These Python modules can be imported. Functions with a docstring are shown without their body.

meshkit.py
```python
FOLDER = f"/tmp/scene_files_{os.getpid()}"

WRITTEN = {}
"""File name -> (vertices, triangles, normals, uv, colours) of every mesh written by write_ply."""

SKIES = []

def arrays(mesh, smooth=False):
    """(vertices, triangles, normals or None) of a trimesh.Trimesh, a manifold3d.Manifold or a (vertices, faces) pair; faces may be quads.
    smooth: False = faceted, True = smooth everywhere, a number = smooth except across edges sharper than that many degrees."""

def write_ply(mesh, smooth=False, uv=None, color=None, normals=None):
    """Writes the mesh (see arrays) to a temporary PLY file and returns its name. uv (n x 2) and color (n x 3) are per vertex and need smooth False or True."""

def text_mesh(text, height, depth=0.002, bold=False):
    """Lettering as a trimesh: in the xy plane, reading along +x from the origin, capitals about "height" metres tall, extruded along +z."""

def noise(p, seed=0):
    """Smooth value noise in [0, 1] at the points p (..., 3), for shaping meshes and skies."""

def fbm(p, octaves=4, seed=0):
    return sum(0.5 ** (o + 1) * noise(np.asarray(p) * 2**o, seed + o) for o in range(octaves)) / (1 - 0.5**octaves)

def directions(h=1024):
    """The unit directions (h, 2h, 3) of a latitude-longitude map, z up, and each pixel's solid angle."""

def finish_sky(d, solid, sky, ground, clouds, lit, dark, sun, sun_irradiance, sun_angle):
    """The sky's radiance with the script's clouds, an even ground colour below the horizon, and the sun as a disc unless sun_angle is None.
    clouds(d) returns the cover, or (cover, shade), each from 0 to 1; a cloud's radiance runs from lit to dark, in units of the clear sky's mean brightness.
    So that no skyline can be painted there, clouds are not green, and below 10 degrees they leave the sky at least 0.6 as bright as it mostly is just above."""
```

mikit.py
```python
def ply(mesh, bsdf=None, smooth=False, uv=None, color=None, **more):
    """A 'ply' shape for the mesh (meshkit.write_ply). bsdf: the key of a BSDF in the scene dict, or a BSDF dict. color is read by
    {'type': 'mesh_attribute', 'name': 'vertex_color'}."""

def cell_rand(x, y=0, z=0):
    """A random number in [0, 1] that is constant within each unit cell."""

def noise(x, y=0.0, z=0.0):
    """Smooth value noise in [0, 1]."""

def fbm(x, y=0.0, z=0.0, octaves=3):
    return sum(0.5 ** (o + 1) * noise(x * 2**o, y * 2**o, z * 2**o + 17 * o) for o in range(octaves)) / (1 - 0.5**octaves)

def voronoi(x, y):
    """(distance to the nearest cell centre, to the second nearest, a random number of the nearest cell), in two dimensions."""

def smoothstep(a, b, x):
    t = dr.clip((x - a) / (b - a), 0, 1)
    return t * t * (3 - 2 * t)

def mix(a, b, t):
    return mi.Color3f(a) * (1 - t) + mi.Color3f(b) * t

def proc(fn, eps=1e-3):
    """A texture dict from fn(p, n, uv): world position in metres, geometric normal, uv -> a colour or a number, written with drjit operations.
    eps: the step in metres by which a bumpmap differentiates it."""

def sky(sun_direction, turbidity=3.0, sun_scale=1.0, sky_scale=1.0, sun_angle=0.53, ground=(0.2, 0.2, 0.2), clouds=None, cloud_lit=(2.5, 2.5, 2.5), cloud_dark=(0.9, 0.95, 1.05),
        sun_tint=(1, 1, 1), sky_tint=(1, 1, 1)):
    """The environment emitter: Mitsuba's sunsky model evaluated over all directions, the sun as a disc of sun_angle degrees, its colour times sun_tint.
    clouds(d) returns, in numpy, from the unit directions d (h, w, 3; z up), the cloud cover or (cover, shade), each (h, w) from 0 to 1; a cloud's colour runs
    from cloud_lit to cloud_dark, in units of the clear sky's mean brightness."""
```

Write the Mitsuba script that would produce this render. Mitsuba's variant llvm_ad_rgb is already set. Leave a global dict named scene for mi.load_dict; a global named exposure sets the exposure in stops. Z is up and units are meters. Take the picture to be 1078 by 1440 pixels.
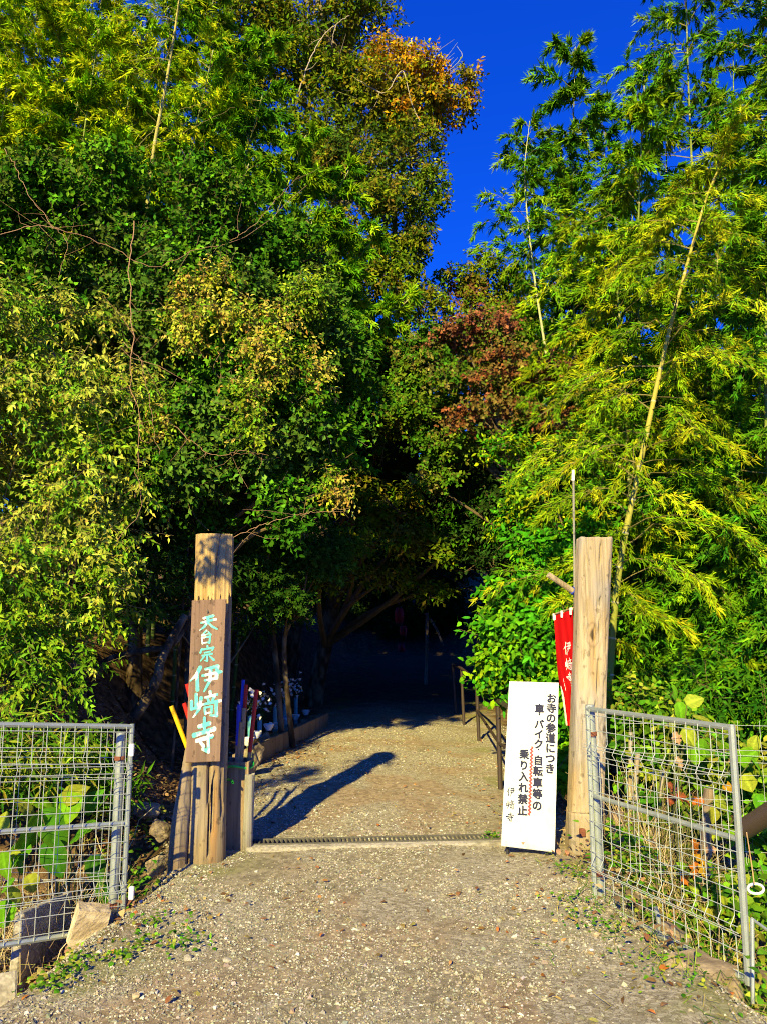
import math, numpy as np, trimesh, drjit as dr, mitsuba as mi, mikit, meshkit
from mikit import fbm, noise, cell_rand, smoothstep, mix, voronoi
from shapely.geometry import Point, MultiPoint, Polygon
from shapely import union_all

T = mi.ScalarTransform4f
scene, labels = {}, {}

# ------------------------------------------------------------------ camera, sky, exposure
EYE, PITCH, F = 1.55, math.radians(8.8), 1081.0
cp, sp = math.cos(PITCH), math.sin(PITCH)
scene['camera'] = {'type': 'perspective', 'fov': 52.99, 'fov_axis': 'x', 'near_clip': 0.05, 'far_clip': 600.0,
                   'to_world': T().look_at(origin=[0, 0, EYE], target=[0, cp, EYE + sp], up=[0, 0, 1])}
SUN_EL, SUN_AZ = math.radians(26.5), math.radians(196.5)
SUN = (math.sin(SUN_AZ) * math.cos(SUN_EL), math.cos(SUN_AZ) * math.cos(SUN_EL), math.sin(SUN_EL))
scene['sky'] = mikit.sky(SUN, turbidity=3, sky_scale=1.5, sun_scale=1.0, sun_tint=(0.96, 1.0, 0.6), sky_tint=(0.012, 0.17, 0.9), ground=(0.12, 0.1, 0.06))
exposure = 2.78

# ------------------------------------------------------------------ helpers
def at(px, py, D):
    """The world point seen at pixel (px, py) of the photograph at the distance D along the path."""
    u, v = (px - 539) / F, (720 - py) / F
    y, z = cp - sp * v, sp + cp * v
    return np.array([u / y * D, D, EYE + z / y * D])

def nrm(a):
    a = np.asarray(a, float)
    return a / (np.linalg.norm(a, axis=-1, keepdims=True) + 1e-12)

def numbered(key):
    if key not in used:
        used.add(key)
        return key
    n = 1
    while f'{key}_{n:03d}' in used:
        n += 1
    used.add(f'{key}_{n:03d}')
    return f'{key}_{n:03d}'
used = set()

def thing(name, label=None, cat=None, group=None, kind=None):
    key = numbered(name)
    d = {k: v for k, v in (('label', label), ('category', cat), ('group', group), ('kind', kind)) if v}
    if d:
        labels[key] = d
    return key

def add(key, mesh, mat, smooth=False, color=None, to_world=None):
    scene[key] = mikit.ply(mesh, mat, smooth=smooth, color=color)
    if to_world is not None:
        scene[key]['to_world'] = to_world
    return key

def part(parent, name, mesh, mat, smooth=False, color=None, label=None, kind=None):
    key = numbered(parent + '__' + name)
    add(key, mesh, mat, smooth, color)
    d = {k: v for k, v in (('label', label), ('kind', kind)) if v}
    if d:
        labels[key] = d
    return key

def join(ms):
    ms = [m for m in ms if m is not None and len(m[0])]
    at_, vs, fs = 0, [], []
    for m in ms:
        vs.append(np.asarray(m[0], float)); fs.append(np.asarray(m[1], int) + at_); at_ += len(m[0])
    return np.vstack(vs), np.vstack(fs)

def joinc(ms):
    v, f = join([(m[0], m[1]) for m in ms])
    return v, f, np.vstack([m[2] for m in ms])

def tubes(P, R, sides=4, cap=False):
    """N polylines (N, S, 3) with radii (N, S) as tapered tubes."""
    P = np.asarray(P, float)
    if P.ndim == 2:
        P = P[None]
    N, S, _ = P.shape
    R = np.broadcast_to(np.asarray(R, float), (N, S))
    t = nrm(np.gradient(P, axis=1))
    mean = nrm(P[:, -1] - P[:, 0])[:, None]
    ref = np.where(np.abs(mean[..., 2:]) < 0.75, [0, 0, 1.0], [1.0, 0.13, 0])
    a = nrm(np.cross(t, ref)); b = np.cross(t, a)
    ang = np.arange(sides) * 2 * np.pi / sides
    V = P[:, :, None] + R[:, :, None, None] * (np.cos(ang)[:, None] * a[:, :, None] + np.sin(ang)[:, None] * b[:, :, None])
    i, j = np.meshgrid(np.arange(S - 1), np.arange(sides), indexing='ij')
    q = np.stack([i * sides + j, i * sides + (j + 1) % sides, (i + 1) * sides + (j + 1) % sides, (i + 1) * sides + j], -1).reshape(-1, 4)
    fc = np.vstack([q[:, [0, 1, 2]], q[:, [0, 2, 3]]])
    if cap:
        k = np.arange(1, sides - 1)
        fc = np.vstack([fc, np.stack([k * 0, k + 1, k], 1), np.stack([k * 0, k, k + 1], 1) + (S - 1) * sides])
    F_ = (fc[None] + (np.arange(N) * S * sides)[:, None, None]).reshape(-1, 3)
    return V.reshape(-1, 3), F_

def rod(a, b, r, sides=8, r2=None):
    return tubes(np.array([[a, b]]), np.array([[r, r if r2 is None else r2]]), sides, True)

def spline(pts, n):
    p = np.asarray(pts, float)
    if len(p) == 2:
        return p[0] + (p[1] - p[0]) * np.linspace(0, 1, n)[:, None]
    p = np.vstack([2 * p[0] - p[1], p, 2 * p[-1] - p[-2]])
    m = len(p) - 3
    s = np.linspace(0, m - 1e-9, n); i = s.astype(int); t = (s - i)[:, None]
    a, b, c, d = p[i], p[i + 1], p[i + 2], p[i + 3]
    return 0.5 * (2 * b + (c - a) * t + (2 * a - 5 * b + 4 * c - d) * t**2 + (3 * b - a - 3 * c + d) * t**3)

def box(lo, hi, bev=0.004):
    lo, hi = np.array(lo, float), np.array(hi, float)
    c, h = (lo + hi) / 2, (hi - lo) / 2
    pts = []
    for s in np.ndindex(2, 2, 2):
        sg = np.array(s) * 2 - 1
        for k in range(3):
            e = np.ones(3) * bev; e[k] = 0
            pts.append(c + sg * (h - e))
    m = trimesh.convex.convex_hull(np.array(pts))
    return np.array(m.vertices), np.array(m.faces)

def slab(tl, tr, br, bl, th, bev=0.003):
    """A board with this front face, th thick towards the back."""
    q = np.array([tl, tr, br, bl], float)
    n = nrm(np.cross(q[1] - q[0], q[3] - q[0]))   # points away from the viewer
    c = q.mean(0)
    ins = q + nrm(c - q) * bev * 1.4
    pts = np.vstack([ins, q + n * bev, q + n * (th - bev), ins + n * th])
    m = trimesh.convex.convex_hull(pts)
    return np.array(m.vertices), np.array(m.faces)

def rock(center, size, seed, sub=2, rough=0.35, flat=0.0):
    """An angular stone: the hull of random points, chipped by noise."""
    r = np.random.default_rng(seed)
    p = nrm(r.normal(size=(16, 3))) * r.uniform(0.75, 1.0, (16, 1))
    m = trimesh.convex.convex_hull(p)
    for _ in range(sub):
        m = m.subdivide()
    v = np.array(m.vertices)
    v += nrm(v) * ((meshkit.fbm(v * 2.3 + seed, 3, seed) - 0.5) * rough)[:, None]
    a = r.uniform(0, 2 * np.pi); rot = np.array([[math.cos(a), -math.sin(a), 0], [math.sin(a), math.cos(a), 0], [0, 0, 1]])
    return v @ rot.T * (np.array(size) / 2) + np.array(center), np.array(m.faces)

# ---- leaves: N leaves as bent two- or four-triangle blades
def blades(pos, axis, nor, L, W, kind='lance', fold=0.18):
    pos, axis, nor = np.asarray(pos), nrm(axis), np.asarray(nor)
    side = nrm(np.cross(axis, nor)); up = np.cross(side, axis)
    L, W = np.asarray(L)[:, None], np.asarray(W)[:, None]
    if kind == 'sliver':
        m = pos + axis * L * .12
        V = np.stack([m - side * W / 2, m + side * W / 2, pos + axis * L], 1)
        fc = np.array([[0, 1, 2]])
    elif kind == 'lance':
        m = pos + axis * L * 0.38
        V = np.stack([pos, m - side * W / 2 + up * W * fold, m + side * W / 2 + up * W * fold, pos + axis * L - up * L * 0.1], 1)
        fc = np.array([[0, 2, 3], [0, 3, 1]])
    elif kind == 'diamond':
        m = pos + axis * L * 0.5
        V = np.stack([pos, m - side * W / 2 + up * W * fold, m + side * W / 2 + up * W * fold, pos + axis * L - up * L * 0.08], 1)
        fc = np.array([[0, 2, 3], [0, 3, 1]])
    elif kind == 'broad':
        a, b = pos + axis * L * 0.3, pos + axis * L * 0.66 - up * L * 0.03
        V = np.stack([pos, a - side * W / 2 + up * W * fold, a + side * W / 2 + up * W * fold, b - side * W * .42 + up * W * fold, b + side * W * .42 + up * W * fold, pos + axis * L - up * L * 0.12], 1)
        fc = np.array([[0, 2, 1], [1, 2, 4], [1, 4, 3], [3, 4, 5]])
    else:  # star: three pointed lobes
        V = [pos]
        fc = []
        for k, (ang, l) in enumerate(((0, 1.0), (0.95, 0.8), (-0.95, 0.8))):
            d = axis * math.cos(ang) + side * math.sin(ang); s2 = np.cross(d, up)
            V += [pos + d * L * l * .5 - s2 * W * .22, pos + d * L * l * .5 + s2 * W * .22, pos + d * L * l - up * L * .08]
            fc += [[0, 3 * k + 2, 3 * k + 3], [0, 3 * k + 3, 3 * k + 1]]
        V = np.stack(V, 1); fc = np.array(fc)
    n, k = V.shape[:2]
    return V.reshape(-1, 3), (fc[None] + (np.arange(n) * k)[:, None, None]).reshape(-1, 3), k

def tint(r, pal, which, n, vary=0.25):
    """Leaf colours: palette entry per leaf with its own brightness and hue."""
    c = np.asarray(pal, float)[which]
    return np.clip(c * np.exp(r.normal(0, vary, (n, 1))) * np.exp(r.normal(0, vary * .35, (n, 3))), 0.0, 0.9)

# ------------------------------------------------------------------ materials
def rgb(*c):
    return {'type': 'rgb', 'value': list(c)}
VC = {'type': 'mesh_attribute', 'name': 'vertex_color'}
scene['mat_leaf'] = {'type': 'principledthin', 'base_color': VC, 'roughness': 0.55, 'diff_trans': 0.4, 'eta': 1.2, 'spec_trans': 0.0}
scene['mat_leaf_glossy'] = {'type': 'principledthin', 'base_color': VC, 'roughness': 0.3, 'diff_trans': 0.2, 'eta': 1.33, 'spec_trans': 0.0}
scene['mat_twig'] = {'type': 'twosided', 'b': {'type': 'principled', 'base_color': VC, 'roughness': 0.75, 'specular': 0.3}}
scene['mat_stone_vc'] = {'type': 'principled', 'base_color': VC, 'roughness': 0.9, 'specular': 0.2}

def two(d):
    return {'type': 'twosided', 'b': d}

def bumped(base, fn, scale, eps=1e-3):
    return {'type': 'bumpmap', 'arbitrary': mikit.proc(fn, eps), 'scale': scale, 'b': base}

def wood(name, light, dark, freq=45.0, rough=0.8, along=1.6, streak=None, knots=(), worn=0.5):
    def col(p, n, uv):
        g = fbm(p.x * freq, p.y * freq, p.z * along, 4)
        h = fbm(p.x * 9 + 3, p.y * 9, p.z * 0.9, 3)
        f = smoothstep(0.48, 0.2, fbm(p.x * freq * 2.3, p.y * freq * 2.3, p.z * along * 1.3 + 9, 2))
        c = mix(dark, light, smoothstep(0.15, 0.75, g * 0.55 + h * 0.45))
        if streak is not None:
            c = mix(c, streak, 0.75 * smoothstep(0.52, 0.72, fbm(p.x * 16 + 40, p.y * 16, p.z * 0.7, 2)))
        for kx, kz in knots:
            w = (fbm(p.x * 60, p.z * 25, 2.0, 2) - 0.5) * 0.7
            d = dr.sqrt(dr.square((p.x - kx) / 0.02) + dr.square((p.z - kz) / 0.045)) + w
            c = c * (1 - 0.75 * smoothstep(1.2, 0.3, d)) * (1 - 0.25 * smoothstep(0.5, 0.0, dr.abs(d - 2.0)))
        # old wood greys and spots where it has weathered, and is damp and soiled near the ground
        grey = smoothstep(0.45, 0.7, fbm(p.x * 7 + 60, p.y * 7, p.z * 2.2, 4))
        c = mix(c, mi.Color3f(mi.luminance(c)) * mi.Color3f(0.97, 0.9, 0.78), worn * grey)
        spot = smoothstep(0.66, 0.76, fbm(p.x * 38, p.y * 38, p.z * 20, 3))
        soil = smoothstep(0.3, -0.05, p.z + 0.25 * (fbm(p.x * 9, p.y * 9, p.z * 5, 3) - 0.5))
        return mix(c * (1 - 0.28 * f) * (1 - 0.4 * spot), (0.12, 0.095, 0.055), 0.55 * soil)
    def rel(p, n, uv):
        return fbm(p.x * freq * 1.4, p.y * freq * 1.4, p.z * along * 1.4, 3)
    scene[name] = bumped({'type': 'principled', 'base_color': mikit.proc(col), 'roughness': rough, 'specular': 0.25}, rel, 0.006)

wood('mat_post_right', (0.49, 0.4, 0.255), (0.28, 0.22, 0.13), streak=(0.4, 0.27, 0.12), worn=0.75, knots=((1.5, 1.52), (1.56, 0.85)))
wood('mat_post_left', (0.4, 0.31, 0.165), (0.21, 0.15, 0.08), streak=(0.38, 0.2, 0.06), worn=0.45)
wood('mat_post_flake', (0.6, 0.43, 0.16), (0.28, 0.17, 0.05), freq=38, worn=0.1)
wood('mat_sign_board', (0.27, 0.175, 0.12), (0.15, 0.098, 0.068), freq=60, along=0.8, worn=0.12)
wood('mat_old_wood', (0.34, 0.25, 0.14), (0.15, 0.1, 0.055), freq=50)
wood('mat_stick_wood', (0.55, 0.36, 0.17), (0.36, 0.22, 0.1), freq=90)
wood('mat_grey_pole', (0.34, 0.33, 0.27), (0.19, 0.18, 0.14), freq=60)

def bark_c(p, n, uv):
    a = fbm(p.x * 14, p.y * 14, p.z * 5, 4)
    return mix((0.05, 0.035, 0.02), (0.22, 0.17, 0.1), smoothstep(0.3, 0.75, a))
scene['mat_bark'] = bumped({'type': 'principled', 'base_color': mikit.proc(bark_c), 'roughness': 0.95, 'specular': 0.1}, lambda p, n, uv: fbm(p.x * 20, p.y * 20, p.z * 8, 3), 0.02)

def galv_c(p, n, uv):
    a = fbm(p.x * 22, p.y * 22, p.z * 22, 3)
    return mix((0.3, 0.36, 0.33), (0.47, 0.52, 0.48), a)
scene['mat_galvanised'] = {'type': 'principled', 'base_color': mikit.proc(galv_c), 'metallic': 0.45, 'roughness': 0.42, 'specular': 0.5}
scene['mat_wire'] = {'type': 'principled', 'base_color': rgb(0.5, 0.55, 0.5), 'metallic': 0.3, 'roughness': 0.5}
scene['mat_brown_pipe'] = {'type': 'principled', 'base_color': rgb(0.055, 0.04, 0.03), 'roughness': 0.45}
scene['mat_dark_iron'] = {'type': 'principled', 'base_color': rgb(0.12, 0.115, 0.09), 'roughness': 0.7, 'metallic': 0.3}
def rust_c(p, n, uv):
    return mix((0.12, 0.035, 0.014), (0.27, 0.1, 0.05), fbm(p.x * 90, p.y * 90, p.z * 90, 3))
scene['mat_rust'] = {'type': 'principled', 'base_color': mikit.proc(rust_c), 'roughness': 0.85}
def white_c(p, n, uv):
    d = smoothstep(0.52, 0.8, fbm(p.x * 5, p.y * 5, p.z * 3, 4))
    mud = smoothstep(0.28, 0.08, p.z + 0.12 * fbm(p.x * 20, p.y * 20, p.z * 20, 3)) + 0.6 * smoothstep(0.66, 0.74, fbm(p.x * 30, p.y * 30, p.z * 9, 3))
    return mix(mix((0.62, 0.66, 0.6), (0.52, 0.55, 0.47), d), (0.34, 0.3, 0.2), 0.4 * mud)
scene['mat_sign_white'] = {'type': 'principled', 'base_color': mikit.proc(white_c), 'roughness': 0.45, 'specular': 0.4}
scene['mat_ink'] = two({'type': 'principled', 'base_color': rgb(0.03, 0.032, 0.06), 'roughness': 0.8, 'specular': 0.2})
scene['mat_red_ink'] = two({'type': 'principled', 'base_color': rgb(0.62, 0.03, 0.03), 'roughness': 0.6})
def mint_c(p, n, uv):
    a = fbm(p.x * 22, p.y * 22, p.z * 16, 3)
    return mix((0.1, 0.62, 0.5), (0.78, 0.8, 0.7), smoothstep(0.48, 0.68, a))
scene['mat_mint_paint'] = two({'type': 'principled', 'base_color': mikit.proc(mint_c), 'roughness': 0.6})
scene['mat_red_cloth'] = {'type': 'principledthin', 'base_color': rgb(0.72, 0.012, 0.014), 'roughness': 0.8, 'diff_trans': 0.35}
scene['mat_white_cloth'] = two({'type': 'principled', 'base_color': rgb(0.8, 0.77, 0.72), 'roughness': 0.8})
for nm, c in (('yellow', (0.75, 0.5, 0.01)), ('red', (0.6, 0.025, 0.015)), ('blue', (0.03, 0.06, 0.45)), ('green', (0.03, 0.45, 0.06)), ('white', (0.8, 0.8, 0.77)), ('dark', (0.03, 0.03, 0.035)), ('teal', (0.12, 0.42, 0.5)), ('lantern', (0.7, 0.02, 0.02))):
    scene['mat_paint_' + nm] = two({'type': 'principled', 'base_color': rgb(*c), 'roughness': 0.42})

def conc_c(p, n, uv):
    a = fbm(p.x * 9, p.y * 9, p.z * 9, 4); b = fbm(p.x * 70, p.y * 70, p.z * 70, 2)
    c = mix((0.22, 0.2, 0.15), (0.45, 0.42, 0.33), smoothstep(0.3, 0.7, 0.6 * a + 0.4 * b))
    return mix(c, (0.12, 0.15, 0.06), 0.5 * smoothstep(0.55, 0.75, fbm(p.x * 6 + 5, p.y * 6, p.z * 6, 3)))
scene['mat_concrete'] = bumped({'type': 'principled', 'base_color': mikit.proc(conc_c), 'roughness': 0.95, 'specular': 0.15}, lambda p, n, uv: fbm(p.x * 60, p.y * 60, p.z * 60, 3), 0.008)
def pale_c(p, n, uv):
    a = fbm(p.x * 16, p.y * 16, p.z * 16, 4)
    return mix((0.34, 0.27, 0.16), (0.58, 0.49, 0.32), smoothstep(0.3, 0.7, a))
scene['mat_pale_stone'] = bumped({'type': 'principled', 'base_color': mikit.proc(pale_c), 'roughness': 0.95, 'specular': 0.15}, lambda p, n, uv: fbm(p.x * 50, p.y * 50, p.z * 50, 3), 0.012)
def rock_c(p, n, uv):
    a = fbm(p.x * 11, p.y * 11, p.z * 11, 4); b = fbm(p.x * 3 + 7, p.y * 3, p.z * 3, 3)
    c = mix((0.16, 0.125, 0.085), (0.42, 0.34, 0.22), smoothstep(0.28, 0.72, a))
    return mix(c, (0.2, 0.22, 0.06), 0.6 * smoothstep(0.5, 0.7, b))
scene['mat_rock'] = bumped({'type': 'principled', 'base_color': mikit.proc(rock_c), 'roughness': 0.95, 'specular': 0.15}, lambda p, n, uv: fbm(p.x * 40, p.y * 40, p.z * 40, 4), 0.02)

def ground_c(p, n, uv):
    big = fbm(p.x * 0.9 + 11, p.y * 0.9, 0.0, 3)
    fine = fbm(p.x * 34, p.y * 34, 0.0, 3)
    d1, d2, w = voronoi(p.x * 55 + 3 * fine, p.y * 55)
    red = smoothstep(0.42, 0.62, big)
    dirt = mix((0.16, 0.14, 0.092), (0.28, 0.248, 0.17), smoothstep(0.25, 0.75, fine))
    dirt = dirt * mix((1.0, 1.0, 0.97), (1.12, 0.98, 0.92), red)
    chip = mix((0.19, 0.17, 0.115), (0.42, 0.395, 0.3), w) * (0.45 + 0.55 * smoothstep(0.02, 0.2, d2 - d1))
    grav = mix(dirt, chip, smoothstep(0.38, 0.56, fbm(p.x * 2.2, p.y * 2.2, 4.0, 3)) * 0.75 + 0.1)
    # the banks beside the path: dark leaf mould
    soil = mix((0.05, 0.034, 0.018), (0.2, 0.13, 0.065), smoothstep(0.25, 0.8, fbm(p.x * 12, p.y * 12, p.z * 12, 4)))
    xl = dr.select(p.y < 5.1, -1.25 - (5.1 - p.y) * 0.2, dr.select(p.y < 8.9, -1.25 - (p.y - 5.1) * 0.14, dr.select(p.y < 13, -1.78 + (p.y - 8.9) * 0.17, -1.08 + (p.y - 13) * 0.015)))
    xr = dr.select(p.y < 4.55, 1.25 + (4.55 - p.y) * 0.23, dr.select(p.y < 5.6, 1.25 + (p.y - 4.55) * 0.3, dr.select(p.y < 8, 1.56 - (p.y - 5.6) * 0.1, 1.32 + (p.y - 8) * 0.075)))
    wob = (fbm(p.x * 3, p.y * 3, 1.0, 3) - 0.5) * 0.5
    out = smoothstep(-0.05, 0.28, dr.maximum(xl - p.x, p.x - xr) + wob)
    grav = mix(grav, soil * 0.5, 0.9 * smoothstep(12.0, 17.0, p.y + wob * 3))  # the tunnel shade is put into the path colour, darkening with depth
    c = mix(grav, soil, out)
    moss = smoothstep(0.5, 0.7, fbm(p.x * 2.6 + 31, p.y * 2.6, 2.0, 3)) * smoothstep(0.5, 0.0, dr.abs(dr.maximum(xl - p.x, p.x - xr) + 0.15))
    return mix(c, (0.14, 0.16, 0.03), moss * 0.55)
def ground_b(p, n, uv):
    d1, d2, w = voronoi(p.x * 55, p.y * 55)
    return fbm(p.x * 40, p.y * 40, 0.0, 3) + smoothstep(0.0, 0.25, d2 - d1) * 0.6 * w
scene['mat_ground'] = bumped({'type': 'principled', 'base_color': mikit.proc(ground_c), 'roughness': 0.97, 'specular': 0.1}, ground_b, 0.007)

# ------------------------------------------------------------------ the lie of the land
XL = np.array([[-10, -2.6], [2.5, -1.8], [3.6, -1.55], [5.1, -1.25], [5.9, -1.36], [8.9, -1.78], [13, -1.08], [20, -1.0], [45, -0.8]])
XR = np.array([[-10, 2.4], [2.5, 1.8], [3.46, 1.5], [4.55, 1.25], [5.6, 1.56], [8, 1.32], [11.5, 1.58], [20, 2.3], [45, 3.6]])
def sm(a, b, x):
    t = np.clip((x - a) / (b - a), 0, 1)
    return t * t * (3 - 2 * t)
def H(x, y):
    x, y = np.asarray(x, float), np.asarray(y, float)
    dl, dr_ = np.interp(y, XL[:, 0], XL[:, 1]) - x, x - np.interp(y, XR[:, 0], XR[:, 1])
    dl, dr_ = np.maximum(dl, 0), np.maximum(dr_, 0)
    z = 0.02 * np.exp(-(x / 1.2)**2) + 0.012 * (y - 4) * (y < 45)
    front = sm(6.3, 4.9, y)
    bank = (1.25 * sm(0.25, 1.7, dl) + 0.3 * np.maximum(dl - 1.2, 0)) * sm(5.3, 7.2, y)
    bank = bank * np.where(y > 8.2, 0.35 + 0.65 * sm(0.5, 1.6, dl), 1.0)
    z = z - 0.42 * sm(0, 0.55, dl) * front * sm(2.0, 3.0, y) + np.minimum(bank, 7)
    z = z - (0.5 * sm(0.0, np.where(y < 5, 0.42, 0.8), dr_) * sm(9.5, 7.0, y)) + 0.16 * np.maximum(dr_ - 1.0, 0) * sm(8, 13, y)
    z = z + np.minimum(0.55 * np.maximum(y - 37, 0), 14) * sm(30, 3, np.abs(x))
    p = np.stack(np.broadcast_arrays(x * 1.3, y * 1.3, 0 * x), -1)
    z = z + (meshkit.fbm(p, 4, 3) - 0.5) * (0.07 + 0.25 * sm(0.2, 1.5, np.maximum(dl, dr_))) + (meshkit.fbm(p * 7, 2, 5) - 0.5) * 0.018
    return z
def on(x, y, dz=0.0):
    return np.array([x, y, float(H(x, y)) + dz])

gx = np.concatenate([-np.geomspace(400, 4.2, 34), np.arange(-4, 4.01, 0.085), np.geomspace(4.2, 400, 34)])
gy = np.concatenate([-np.geomspace(200, 0.8, 16), np.arange(-0.5, 2.5, 0.25), np.arange(2.5, 14, 0.09), np.arange(14, 46, 0.4), np.geomspace(47, 500, 24)])
GX, GY = np.meshgrid(gx, gy)
Vg = np.stack([GX, GY, H(GX, GY)], -1).reshape(-1, 3)
ii, jj = np.meshgrid(np.arange(len(gy) - 1), np.arange(len(gx) - 1), indexing='ij')
q = ii * len(gx) + jj
Fg = np.vstack([np.stack([q, q + 1, q + len(gx) + 1], -1).reshape(-1, 3), np.stack([q, q + len(gx) + 1, q + len(gx)], -1).reshape(-1, 3)])
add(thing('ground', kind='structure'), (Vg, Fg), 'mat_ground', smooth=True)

# ---- loose stones: small chips over the path (nobody could count them)
def chips(seed, n, ylo, yhi, slo, shi, pal, key, bare=True, margin=0.25):
    r = np.random.default_rng(seed)
    y = ylo * (yhi / ylo) ** r.random(n * 3)
    a, b = np.interp(y, XL[:, 0], XL[:, 1]) - margin, np.interp(y, XR[:, 0], XR[:, 1]) + margin
    x = a + (b - a) * r.random(n * 3)
    if bare:
        m = meshkit.fbm(np.stack([x * 1.6, y * 1.1, x * 0], -1), 3, 21)
        edge = np.minimum(x - a, b - x)
        keep = r.random(n * 3) < np.clip((m - 0.41) * 8, 0.08, 1) * np.where(edge < 0.5, 1, 0.8)
        x, y = x[keep], y[keep]
    x, y = x[:n], y[:n]; n = len(x)
    size = np.exp(r.uniform(np.log(slo), np.log(shi), n))
    z = H(x, y)
    base = nrm(np.array([[1, .1, -.15], [-.6, .85, -.1], [-.5, -.85, -.2], [.35, -.3, .9], [-.35, .3, .75], [0, 0, -1]], float))
    hull = trimesh.convex.convex_hull(base)
    v0, f0 = np.array(hull.vertices), np.array(hull.faces)
    rot = r.uniform(0, 2 * np.pi, n); c, s = np.cos(rot), np.sin(rot)
    v = v0[None] * (1 + r.uniform(-.3, .3, (n, len(v0), 3)))
    v = v * np.stack([size * r.uniform(.7, 1.2, n), size * r.uniform(.5, 1, n), size * r.uniform(.35, .7, n)], -1)[:, None] * 0.55
    v = np.stack([v[..., 0] * c[:, None] - v[..., 1] * s[:, None], v[..., 0] * s[:, None] + v[..., 1] * c[:, None], v[..., 2]], -1)
    v = v + np.stack([x, y, z + size * 0.08], -1)[:, None]
    col = tint(r, pal, r.integers(0, len(pal), n), n, 0.16)
    f = (f0[None] + (np.arange(n) * len(v0))[:, None, None]).reshape(-1, 3)
    add(key, (v.reshape(-1, 3), f), 'mat_stone_vc', color=np.repeat(col, len(v0), 0))
GR = [(0.37, 0.35, 0.25), (0.29, 0.27, 0.185), (0.44, 0.42, 0.33), (0.23, 0.21, 0.15), (0.33, 0.305, 0.21), (0.26, 0.26, 0.225), (0.28, 0.24, 0.165), (0.54, 0.52, 0.44), (0.17, 0.155, 0.11)]
k = thing('gravel', 'loose pale gravel chips strewn over the path through the gateway', 'gravel', kind='stuff')
used.discard(k)
chips(1, 46000, 2.8, 6.0, 0.006, 0.0175, GR, k + '__001')
chips(2, 16000, 5.6, 12.5, 0.009, 0.026, GR, k + '__002')
chips(3, 800, 2.7, 5.6, 0.02, 0.038, GR, k + '__003')
used.add(k)

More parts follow.
